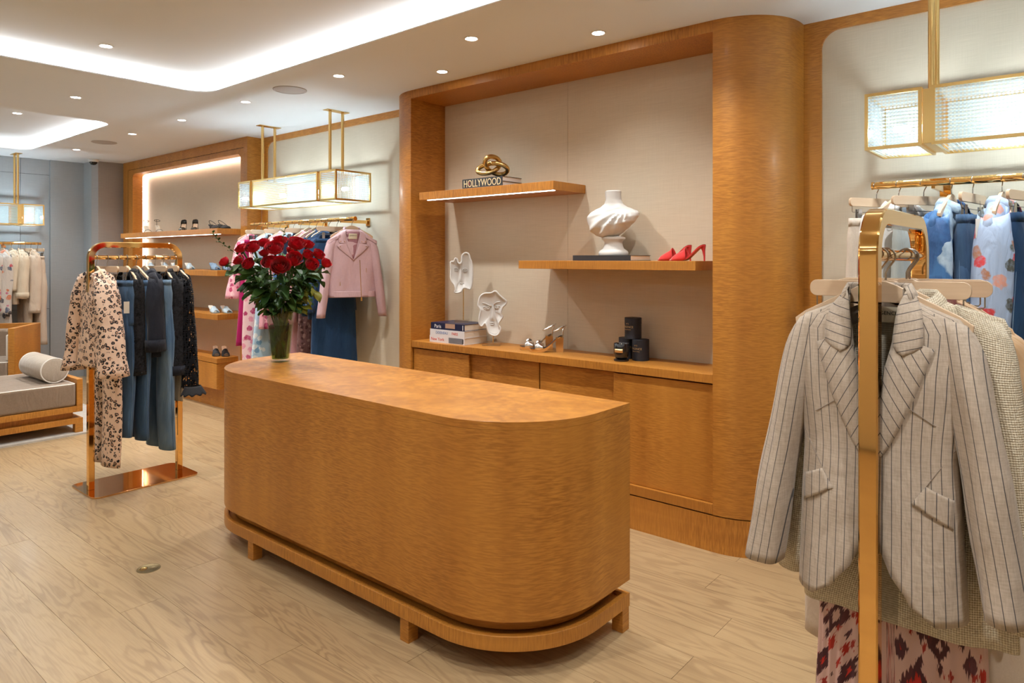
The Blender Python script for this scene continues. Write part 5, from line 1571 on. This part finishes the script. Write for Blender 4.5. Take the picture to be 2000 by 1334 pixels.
def mask(label, loc, rz, outline, sc, base_z, nose, eyes, brows, mouth, rod=(0.0, -0.01), bx=0.05):
    t = thing('face_mask_sculpture', label, 'sculpture', (loc[0], loc[1], base_z), rz, 'white face masks on stands')
    z0 = loc[2] - base_z
    pts = [(x * sc, -z * sc) for x, z in outline]
    # resample with smoothing
    P = []
    n = len(pts)
    for i in range(n):
        p0, p1, p2, p3 = (Vector(pts[(i + j) % n]) for j in (-1, 0, 1, 2))
        for s in (0.0, 0.33, 0.66):
            P.append(0.5 * ((2 * p1) + (p2 - p0) * s + (2 * p0 - 5 * p1 + 4 * p2 - p3) * s * s + (3 * p1 - p0 - 3 * p2 + p3) * s ** 3))
    def relief(x, z, s):
        y = 0.012 - 0.026 * s ** 3
        nx, nzt, nzb, nw, nh = nose
        if nzb < z < nzt:
            f = (nzt - z) / (nzt - nzb)
            y -= nh * (0.35 + 0.65 * f) * math.exp(-((x - nx) / (nw * (0.6 + 0.6 * f))) ** 2) * min(1, (1 - f) * 6)
        return y
    rings = []
    for k in range(12):
        s = max(0.02, k / 11)
        rings.append([(p.x * s, relief(p.x * s, p.y * s, s), z0 + p.y * s) for p in P])
    rings.append([(p.x, relief(p.x, p.y, 1) + 0.010, z0 + p.y) for p in P])
    for k in range(11, 0, -1):
        s = max(0.02, k / 11)
        rings.append([(p.x * s * 0.97, relief(p.x * s, p.y * s, s) + 0.010, z0 + p.y * s * 0.97) for p in P])
    fc = MB().loft(rings, True, True, True).build('face', 'white_plaster', t, smooth=180)
    rim = [(p.x, relief(p.x, p.y, 1) + 0.003, z0 + p.y) for p in P]
    MB().tube(rim, 0.0065, 8, closed=True).build('rim', 'white_plaster', t, smooth=180)
    def on(pl, r, nm):
        MB().tube([(x * sc, relief(x * sc, -z * sc, 0.6) - 0.003, z0 - z * sc) for x, z in pl], r, 7).build(nm, 'white_plaster', t, smooth=180)
    for cx, cz, rx, rz_ in eyes:
        on([(cx + rx * cos(a), cz + rz_ * sin(a)) for a in [pi + pi * i / 8 for i in range(9)]], 0.0032, 'eyelid')
        on([(cx + rx * cos(a), cz + rz_ * 0.8 * sin(a)) for a in [pi * i / 8 for i in range(9)]], 0.0028, 'eyelid')
        on([(cx - rx * 0.4, cz + 2), (cx, cz), (cx + rx * 0.4, cz + 2)], 0.004, 'eyeball')
    for b in brows:
        on(b, 0.0045, 'brow')
    for b in mouth:
        on(b, 0.004, 'lip')
    zb = min(p.y for p in P) + z0
    MB().tube([(rod[0], 0.016, 0.018), (rod[0], 0.018, zb + 0.05)], 0.0035, 8).build('rod', 'satin_brass', t, smooth=60)
    MB().box(-bx, bx, -bx * 0.75, bx * 0.75, 0, 0.020).build('base', 'acrylic', t, bevel=0.002)
    return t
A = [(140, 215), (180, 205), (200, 165), (225, 180), (235, 215), (265, 235), (285, 200), (290, 130), (330, 95), (375, 110), (395, 170), (415, 220), (425, 330), (420, 470), (400, 555), (375, 560), (330, 545), (300, 555), (280, 590), (240, 610), (195, 605), (205, 570), (190, 515), (150, 455), (140, 400), (145, 310)]
mask('tall white face mask with slit top on a long brass rod above the books', (-3.44, 3.545, 1.400), radians(36), [(x - 285, z - 350) for x, z in reversed(A)], 0.000548, 1.0453, (-0.010, 0.075, -0.075, 0.010, 0.020), [(-80, -38, 30, 20), (40, -32, 32, 22)], [], [[(-25, 135), (0, 145), (25, 135)]], rod=(0.008, 0))
B = [(520, 730), (540, 660), (600, 620), (680, 615), (740, 590), (790, 640), (850, 690), (880, 720), (875, 755), (830, 800), (810, 880), (830, 920), (810, 960), (790, 990), (780, 1030), (805, 1070), (795, 1120), (760, 1160), (710, 1165), (660, 1140), (640, 1100), (625, 1040), (600, 1005), (565, 1045), (535, 1030), (525, 960), (540, 870), (545, 830), (515, 780)]
mask('broad white face mask with frowning brows on a low clear base', (-3.150, 3.540, 1.140), radians(34), [(x - 690, z - 850) for x, z in reversed(B)], 0.000527, 0.9053, (0.004, 0.030, -0.070, 0.012, 0.022), [(-75, -40, 42, 18), (75, -50, 38, 16)], [[(-125, -105), (-80, -95), (-35, -72), (0, -70)], [(25, -85), (60, -115), (110, -125)]], [[(-25, 155), (5, 150), (30, 160)], [(-22, 172), (5, 178), (28, 170)]], rod=(0.006, 0), bx=0.062)

def candle_box(label, loc, rz):
    t = thing('candle_box', label, 'box', loc, rz, 'round black candle boxes')
    MB().lathe([(0.048, 0.0), (0.049, 0.001), (0.049, 0.085)], 40, cap1=False).build('body', 'black_card', t, smooth=40)
    MB().lathe([(0.0495, 0.0855), (0.0495, 0.122), (0.0485, 0.123)], 40).build('lid', 'black_card', t, smooth=40)
    def wrap(b, size, mt, z):
        n = len(b)
        o = text(b, size, mt, t, (0, 0, 0), (0, 0, 0), extrude=0.0003)
        me = o.data
        for v in me.vertices:
            a = v.co.x / 0.0497
            r = 0.0497 + v.co.z
            v.co = (r * sin(a), -r * cos(a), z + v.co.y)
    wrap('N\u00b02', 0.0125, 'gold_foil', 0.088)
    wrap("L'AGENCE", 0.0165, 'gold_foil', 0.070)
    wrap('Eau de Parfum', 0.0085, 'gold_foil', 0.055)
candle_box('round black candle box standing at the right, bearing gold lettering', (-2.025, 3.585, 0.9052), -0.10)
candle_box('round black candle box standing behind the glass candle', (-2.132, 3.612, 0.9052), 0.3)
candle_box('round black candle box stacked on top of the other two', (-2.078, 3.590, 1.0286), -0.22)
t = thing('glass_candle', 'black glass candle with gold label in front of the boxes', 'candle', (-2.098, 3.490, 0.9052), 0.12)
MB().lathe([(0.042, 0.0), (0.044, 0.002), (0.044, 0.009), (0.040, 0.011), (0.020, 0.012)], 32).build('foot', 'black_glass', t, smooth=40)
MB().lathe([(0.020, 0.012), (0.034, 0.016), (0.041, 0.028), (0.044, 0.045), (0.0445, 0.100), (0.043, 0.102), (0.041, 0.100), (0.041, 0.085)], 40, cap1=False).build('glass', 'black_glass', t, smooth=50)
MB().lathe([(0.0408, 0.084), (0.02, 0.0845), (0.001, 0.085)], 32, cap0=False, cap1=False).build('wax', 'wax', t, smooth=60)
MB().tube([(0, 0, 0.084), (0, 0, 0.101)], 0.0016, 6).build('wick', 'wax', t)
rows = [[(0.0452 * sin(a), -0.0452 * cos(a), z) for a in [lerp(-0.62, 0.62, i / 10) for i in range(11)]] for z in (0.052, 0.073)]
lb = MB().loft(rows, close=False).build('label', 'gold_foil', t, smooth=180, solid=0.0006)

# ================================================================== lounge seating
rug = MB().prism(rrect(-9.3, -6.60, -1.2, 2.60, 0.03, 4), 0.0, 0.014).build('area_rug', 'grey_rug_pile')
tag(rug, 'light grey rug below the daybed and armchair', 'rug')
def piped_cushion(parent, name, x0, x1, y0, y1, z0, z1, mat, pipe='white_piping', bev=0.02):
    c = MB().box(x0, x1, y0, y1, z0, z1).build(name, mat, parent, bevel=bev, seg=3, smooth=40)
    z = z1 - bev * 0.30
    pts = rrect(x0 - 0.001 + bev * 0.3, x1 + 0.001 - bev * 0.3, y0 - 0.001 + bev * 0.3, y1 + 0.001 - bev * 0.3, bev, 4)
    MB().tube([(p[0], p[1], z) for p in pts], 0.0055, 6, closed=True).build('piping', pipe, c, smooth=180)
    return c
# daybed: long side along y, front face toward +x
db = thing('daybed', 'low wooden daybed with tan velvet mattress', 'daybed', (-7.12, 1.28, 0.0142))
W2, L2 = 0.475, 0.90
MB().box(-W2, W2, -L2, L2 - 0.045, 0.175, 0.225).build('side_frame', 'veneer_cross', db, bevel=0.002)
MB().box(-W2, W2, L2 - 0.045, L2, 0.175, 0.455).build('end_board', 'veneer_upright', db, bevel=0.003)
MB().box(-W2 + 0.05, W2 - 0.05, -L2, L2 - 0.06, 0.120, 0.175).build('recess', 'veneer_cross', db)
MB().box(-W2, W2, -L2, L2 + 0.002, 0.075, 0.122).build('base_rail', 'veneer_cross', db, bevel=0.002)
for x, y in ((W2 - 0.06, L2 - 0.058), (W2 - 0.06, -L2), (-W2, L2 - 0.058), (-W2, -L2)):
    MB().box(x, x + 0.06, y, y + 0.06, 0, 0.075).build('leg', 'veneer_upright', db, bevel=0.001)
piped_cushion(db, 'mattress', -W2 + 0.01, W2 - 0.004, -L2 + 0.005, L2 - 0.05, 0.226, 0.42, 'tan_velvet')
bo = thing('bolster_cushion', 'beige velvet bolster with white piping on the daybed end', 'cushion', (-7.09, 2.015, 0.542))
r = 0.106
prof = [(0.002, -0.30), (0.085, -0.30), (0.101, -0.294), (r, -0.28), (r + 0.002, 0.0), (r, 0.28), (0.101, 0.294), (0.085, 0.30), (0.002, 0.30)]
MB().loft([[(z, rr * cos(a), rr * sin(a)) for a in [2 * pi * i / 36 for i in range(36)]] for rr, z in prof], True, True, True).build('body', 'cream_velvet', bo, smooth=60)
for xx in (-0.292, 0.292):
    MB().tube([(xx, 0.103 * cos(a), 0.103 * sin(a)) for a in [2 * pi * i / 36 for i in range(36)]], 0.0055, 6, closed=True).build('piping', 'white_piping', bo, smooth=180)
# armchair turned toward the room
ac = thing('armchair', 'wooden cube armchair with beige upholstery behind the daybed', 'armchair', (-8.66, 1.965, 0.0142), radians(54))
hw, dp, hh = 0.375, 0.33, 0.795
wall = [(hw, -dp), (hw, dp - 0.05)] + [(hw - 0.05 + 0.05 * cos(a), dp - 0.05 + 0.05 * sin(a)) for a in [pi / 2 * k / 5 for k in range(1, 6)]]
wall = wall + [(-x, y) for x, y in reversed(wall)]
inner = [(hw - 0.055, -dp), (hw - 0.055, dp - 0.055)]
inner = inner + [(-x, y) for x, y in reversed(inner)]
MB().prism(wall + list(reversed(inner)), 0.10, hh).build('shell', 'veneer_upright', ac, bevel=0.004, smooth=30)
MB().box(-hw + 0.056, hw - 0.056, -dp + 0.01, dp - 0.056, 0.10, 0.26).build('seat_frame', 'veneer_cross', ac)
for x, y in ((hw - 0.06, -dp + 0.005), (-hw, -dp + 0.005), (hw - 0.07, dp - 0.09), (-hw + 0.01, dp - 0.09)):
    MB().box(x, x + 0.05, y, y + 0.05, 0, 0.10).build('leg', 'veneer_upright', ac)
piped_cushion(ac, 'seat_cushion', -hw + 0.058, hw - 0.058, -dp - 0.005, dp - 0.17, 0.262, 0.465, 'tan_velvet')
MB().box(-hw + 0.06, hw - 0.06, dp - 0.17, dp - 0.058, 0.262, 0.745).build('back_cushion', 'tan_velvet', ac, bevel=0.03, seg=3, smooth=40)
for s in (-1, 1):
    MB().box(s * (hw - 0.058) - 0.03 * (s > 0), s * (hw - 0.058) + 0.03 * (s < 0), -dp + 0.03, dp - 0.18, 0.47, 0.73).build('arm_pad', 'white_piping', ac, bevel=0.013, seg=3, smooth=40)

# ================================================================== roses in a glass vase
def petal_mat(name, c1, c2):
    m, t, b = new_mat(name, c1, 0.6, sheen=0.08, spec=0.15)
    n = NOISE(t, OBJC(t), 30.0, 2)
    t.links.new(MIX(t, n, c1, c2), b.inputs['Base Color'])
    b.inputs['Subsurface Weight'].default_value = 0.0
    MATS[name] = m
petal_mat('rose_red', (0.44, 0.003, 0.014), (0.62, 0.007, 0.024))
def leaf_mat(name, c1, c2):
    m, t, b = new_mat(name, c1, 0.5, spec=0.25)
    oi = N(t, 'ShaderNodeObjectInfo')
    t.links.new(MIX(t, oi.outputs['Random'], c1, c2), b.inputs['Base Color'])
    MATS[name] = m
leaf_mat('rose_leaf', (0.018, 0.068, 0.016), (0.080, 0.175, 0.036))
leaf_mat('yellow_leaf', (0.20, 0.17, 0.015), (0.13, 0.17, 0.02))
simple('rose_stem', (0.045, 0.095, 0.022), 0.5)
def bloom_mesh(seed, open_):
    r = random.Random(seed)
    m = MB()
    n = 26
    for k in range(n):
        f = k / (n - 1)
        th0 = k * 2.399 + r.uniform(-0.12, 0.12)
        span = lerp(1.25, 0.72, f)
        rk = lerp(0.005, 0.041, f ** 0.85) * lerp(0.80, 1.0, open_)
        hh = lerp(0.052, 0.045, f) - 0.006 * f * open_
        lip = lerp(-0.12, 0.24, f ** 1.5) * (0.35 + 0.65 * open_)
        rows = []
        for j in range(8):
            v = j / 7
            row = []
            for i in range(9):
                u = i / 8 * 2 - 1
                vv = v * (1 - 0.20 * abs(u) ** 2.5)
                rad = rk * (0.42 + 0.60 * sin(pi / 2 * min(1, vv / 0.6))) + rk * lip * max(0, vv - 0.62) ** 1.4 * 3.0
                z = hh * vv - abs(lip) * rk * max(0, vv - 0.85) * 2.2 - 0.004 * f
                a = th0 + u * span * (0.8 + 0.2 * vv)
                rad += 0.0016 * u * u + 0.0008 * sin(4 * u + k)
                row.append((rad * cos(a), rad * sin(a), z))
            rows.append(row)
        m.loft(rows, close=False)
    o = m.build('bloom', 'rose_red', None, smooth=180, recalc=False)
    me = o.data
    bpy.data.objects.remove(o)
    return me
BLOOMS = [bloom_mesh(1, 1.0), bloom_mesh(2, 0.75), bloom_mesh(3, 0.3)]
def leaf_mesh(w, L, seed):
    r = random.Random(seed)
    rows = []
    for j in range(9):
        v = j / 8
        ww = w * sin(pi * v ** 0.8) ** 0.9 * (1 - 0.15 * v)
        z = -0.22 * L * v * v
        rows.append([(x * ww, v * L, z + 0.28 * abs(x) * ww + 0.006 * sin(6 * v + 2 * x + seed)) for x in (-1, -0.5, 0, 0.5, 1)])
    o = MB().loft(rows, close=False).build('leaf', 'rose_leaf', None, smooth=180, recalc=False)
    me = o.data
    bpy.data.objects.remove(o)
    return me
LEAVES = [leaf_mesh(0.022, 0.075, 1), leaf_mesh(0.026, 0.085, 2), leaf_mesh(0.018, 0.062, 3)]
YLEAF = leaf_mesh(0.022, 0.07, 5)
YLEAF.materials[0] = MATS['yellow_leaf']
def put(me, name, parent, loc, dirv, scale, roll=0.0, axis='Z', thick=False):
    o = bpy.data.objects.new(name, me)
    COL.objects.link(o)
    o.parent = parent
    q = Vector(dirv).to_track_quat(axis, 'Y' if axis == 'Z' else 'Z')
    o.rotation_mode = 'QUATERNION'
    o.rotation_quaternion = q @ Euler((0, 0, roll) if axis == 'Z' else (0, roll, 0)).to_quaternion()
    o.location = loc
    o.scale = (scale,) * 3
    return o
VX, VY, VZ = -3.535, 2.165, 0.915
vs = thing('glass_vase', 'tall clear glass vase of water on the counter end', 'vase', (VX, VY, VZ))
def sq(r_, z, k=0.18): return [(r_ * cos(a) * (1 + k * 0.25 * cos(4 * a)), r_ * sin(a) * (1 + k * 0.25 * cos(4 * a)), z) for a in [2 * pi * i / 48 for i in range(48)]]
MB().loft([sq(0.048, 0.0), sq(0.053, 0.004), sq(0.056, 0.05), sq(0.066, 0.16), sq(0.078, 0.275), sq(0.076, 0.277), sq(0.073, 0.272), sq(0.061, 0.16), sq(0.051, 0.05), sq(0.047, 0.018)], True, True, True).build('glass', 'clear_glass', vs, smooth=60)
MB().loft([sq(0.046, 0.0185), sq(0.050, 0.05), sq(0.060, 0.16), sq(0.0655, 0.205)], True, True, True).build('water', 'vase_water', vs, smooth=60)
ROSES = [
 (-3.733, 1.932, 1.483, 13, 2, 'leftmost red rose, a half-open bud leaning out toward the shoe shelves'), (-3.766, 2.035, 1.494, 13, 1, 'red rose just right of the leftmost bud'),
 (-3.707, 2.018, 1.561, 13, 1, 'topmost red rose on the left side beside the twig'), (-3.58, 1.994, 1.474, 14, 1, 'low red rose on the left, third along the bottom row'),
 (-3.582, 2.019, 1.568, 16, 0, 'broad open red rose in the upper left of the bouquet'), (-3.701, 2.154, 1.598, 14, 0, 'red rose at the top left, behind the broad one'),
 (-3.469, 2.087, 1.562, 18, 0, 'large open red rose in the upper middle of the bouquet'), (-3.473, 2.058, 1.483, 15, 0, 'red rose left of the one staring forward at the bottom middle'),
 (-3.356, 2.052, 1.464, 19, 0, 'largest red rose facing straight forward at the bottom middle'), (-3.581, 2.19, 1.609, 15, 0, 'highest red rose at the top centre'),
 (-3.462, 2.224, 1.59, 19, 0, 'large red rose at the top right of centre'), (-3.5, 2.323, 1.587, 14, 1, 'red rose at the top right edge'),
 (-3.349, 2.136, 1.5, 17, 0, 'red rose right of the forward-facing one'), (-3.43, 2.277, 1.526, 13, 1, 'dark red rose half hidden on the right behind others'),
 (-3.409, 2.334, 1.527, 14, 1, 'red rose upper right, second from the right edge'), (-3.309, 2.222, 1.469, 15, 1, 'low red rose on the right near the pink sleeve'),
 (-3.333, 2.333, 1.477, 14, 2, 'rightmost red rose overlapping the pink jacket sleeve'), (-3.575, 2.26, 1.551, 12, 1, 'small red rose deep inside the bouquet on the right'), (-3.678, 2.147, 1.536, 12, 1, 'small red rose deep inside the bouquet on the left')]
rr_ = random.Random(5)
VB = Vector((VX, VY, VZ))
CEN = Vector((VX, VY, 1.24))
for i, (x, y, z, r_, kind, lab) in enumerate(ROSES):
    t = thing('red_rose', lab, 'rose', VB, 0, 'red roses in the vase')
    P = Vector((x, y, z)) - VB
    ax = (Vector((x, y, z)) - CEN).normalized()
    toward = Vector((-x, -y, 0.2)).normalized()
    d = (ax * 0.8 + toward * (0.75 if 'forward' in lab and 'straight' in lab else 0.42)).normalized()
    if kind == 2:
        d = (ax + Vector((0, 0, 0.1))).normalized()
    sc = r_ / 16.0 * 1.02
    put(BLOOMS[kind], 'bloom', t, P - d * 0.026 * sc, d, sc, rr_.uniform(0, 6))
    ba = rr_.uniform(0, 6.28)
    b0 = Vector((0.026 * cos(ba), 0.026 * sin(ba), 0.022))
    neck = Vector((-b0.x * 1.0 + P.x * 0.14, -b0.y * 1.0 + P.y * 0.14, 0.29))
    e = P - d * 0.03 * sc
    path = []
    for k in range(13):
        s = k / 12
        if s < 0.5:
            q = b0.lerp(neck, s * 2)
        else:
            u = s * 2 - 1
            q = neck.lerp(e, u) + Vector((0, 0, 0.03 * sin(pi * u))) * (1 - u) + (neck - b0).normalized() * 0.02 * sin(pi * u)
        path.append(q)
    MB().tube(path, [0.0042] * 10 + [0.0044, 0.005, 0.007], 7).build('stem', 'rose_stem', t, smooth=60)
    for k in range(7):
        s = 0.54 + 0.40 * (k + rr_.random() * 0.5) / 7
        j = min(11, int(s * 12))
        q = path[j].lerp(path[j + 1], s * 12 - j)
        out = Vector((q.x, q.y, 0))
        if out.length < 0.01: out = Vector((1, 0, 0))
        out.normalize()
        a = rr_.uniform(-1.3, 1.3)
        dv = Vector((out.x * cos(a) - out.y * sin(a), out.x * sin(a) + out.y * cos(a), rr_.uniform(-0.55, 0.25)))
        put(rr_.choice(LEAVES), 'leaf', t, q + dv.normalized() * 0.012, dv, rr_.uniform(1.0, 1.5), rr_.uniform(-0.5, 0.5), 'Y')
    # sepals
    for k in range(3):
        a = k * 2.1 + i
        s_ = d.orthogonal().normalized()
        s_ = Matrix.Rotation(a, 3, d) @ s_
        put(LEAVES[2], 'sepal', t, e, (s_ - d * 0.2), 0.42, 0, 'Y')
# low collar of loose foliage
fol = thing('foliage_stem', 'loose leafy greens filling the vase mouth', 'foliage', VB)
for k in range(46):
    a = k * 2.399
    zz = rr_.uniform(0.27, 0.50)
    rad = lerp(0.05, 0.16, (zz - 0.27) / 0.23) * rr_.uniform(0.6, 1.1)
    p = Vector((rad * cos(a), rad * sin(a), zz))
    dv = Vector((cos(a + rr_.uniform(-0.6, 0.6)), sin(a + rr_.uniform(-0.6, 0.6)), rr_.uniform(-0.7, 0.1)))
    put(rr_.choice(LEAVES), 'leaf', fol, p, dv, rr_.uniform(1.0, 1.45), rr_.uniform(-0.6, 0.6), 'Y')
for k in range(12):
    a = k * 2.399 + 1
    b0 = Vector((0.03 * cos(a), 0.03 * sin(a), 0.022))
    MB().tube([b0, b0 * 0.3 + Vector((0, 0, 0.14)), Vector((-0.05 * cos(a), -0.05 * sin(a), 0.30)), Vector((-0.10 * cos(a), -0.10 * sin(a), 0.42))], 0.003, 6).build('stem', 'rose_stem', fol, smooth=60)
for k in range(16):
    a = k * 2.399 + 0.5
    zz = rr_.uniform(0.10, 0.24)
    rad = rr_.uniform(0.010, 0.028)
    put(rr_.choice(LEAVES), 'leaf', fol, (rad * cos(a), rad * sin(a), zz - 0.02), (0.25 * cos(a), 0.25 * sin(a), -1 if k % 2 else 1), 0.75, a, 'Y')
yl = thing('foliage_stem', 'yellowing lobed leaves on the lower right of the bouquet', 'foliage', VB)
R2 = Vector((cos(radians(40)), sin(radians(40)), 0))
for k in range(8):
    p = R2 * rr_.uniform(0.10, 0.24) + Vector((0.02, -0.05, rr_.uniform(0.30, 0.44)))
    dv = R2 * rr_.uniform(0.2, 1) + Vector((0.3, -0.3, rr_.uniform(-0.8, 0.2)))
    put(YLEAF, 'leaf', yl, p, dv, rr_.uniform(0.9, 1.2), rr_.uniform(-0.5, 0.5), 'Y')
MB().tube([Vector((0, 0, 0.25)), R2 * 0.08 + Vector((0.01, -0.02, 0.34)), R2 * 0.2 + Vector((0.02, -0.05, 0.40))], 0.003, 6).build('stem', 'rose_stem', yl)
# twigs of small leaves
def twig(label, pts, n, sc):
    t = thing('leaf_twig', label, 'foliage', VB)
    pts = [Vector(p) - VB for p in pts]
    MB().tube([Vector((0, 0, 0.27))] + pts, 0.0016, 5).build('stem', 'rose_stem', t)
    for k in range(n):
        f = k / (n - 1) * (len(pts) - 1)
        j = min(len(pts) - 2, int(f))
        q = pts[j].lerp(pts[j + 1], f - j)
        tn = (pts[j + 1] - pts[j]).normalized()
        sd = (R2 * (1 if k % 2 else -1) + Vector((0.4, -0.4, 0.1))).normalized()
        put(LEAVES[2], 'leaf', t, q, tn * 0.7 + sd * 0.8, sc * rr_.uniform(0.8, 1.1), 0, 'Y')
twig('thin leafy twig arching out at the upper left of the bouquet', [(-3.66, 2.06, 1.46), (-3.76, 1.99, 1.55), (-3.82, 1.95, 1.60), (-3.85, 1.93, 1.645)], 14, 0.42)
twig('short leafy tip poking out above the roses', [(-3.56, 2.17, 1.50), (-3.55, 2.19, 1.62), (-3.545, 2.20, 1.67)], 6, 0.38)
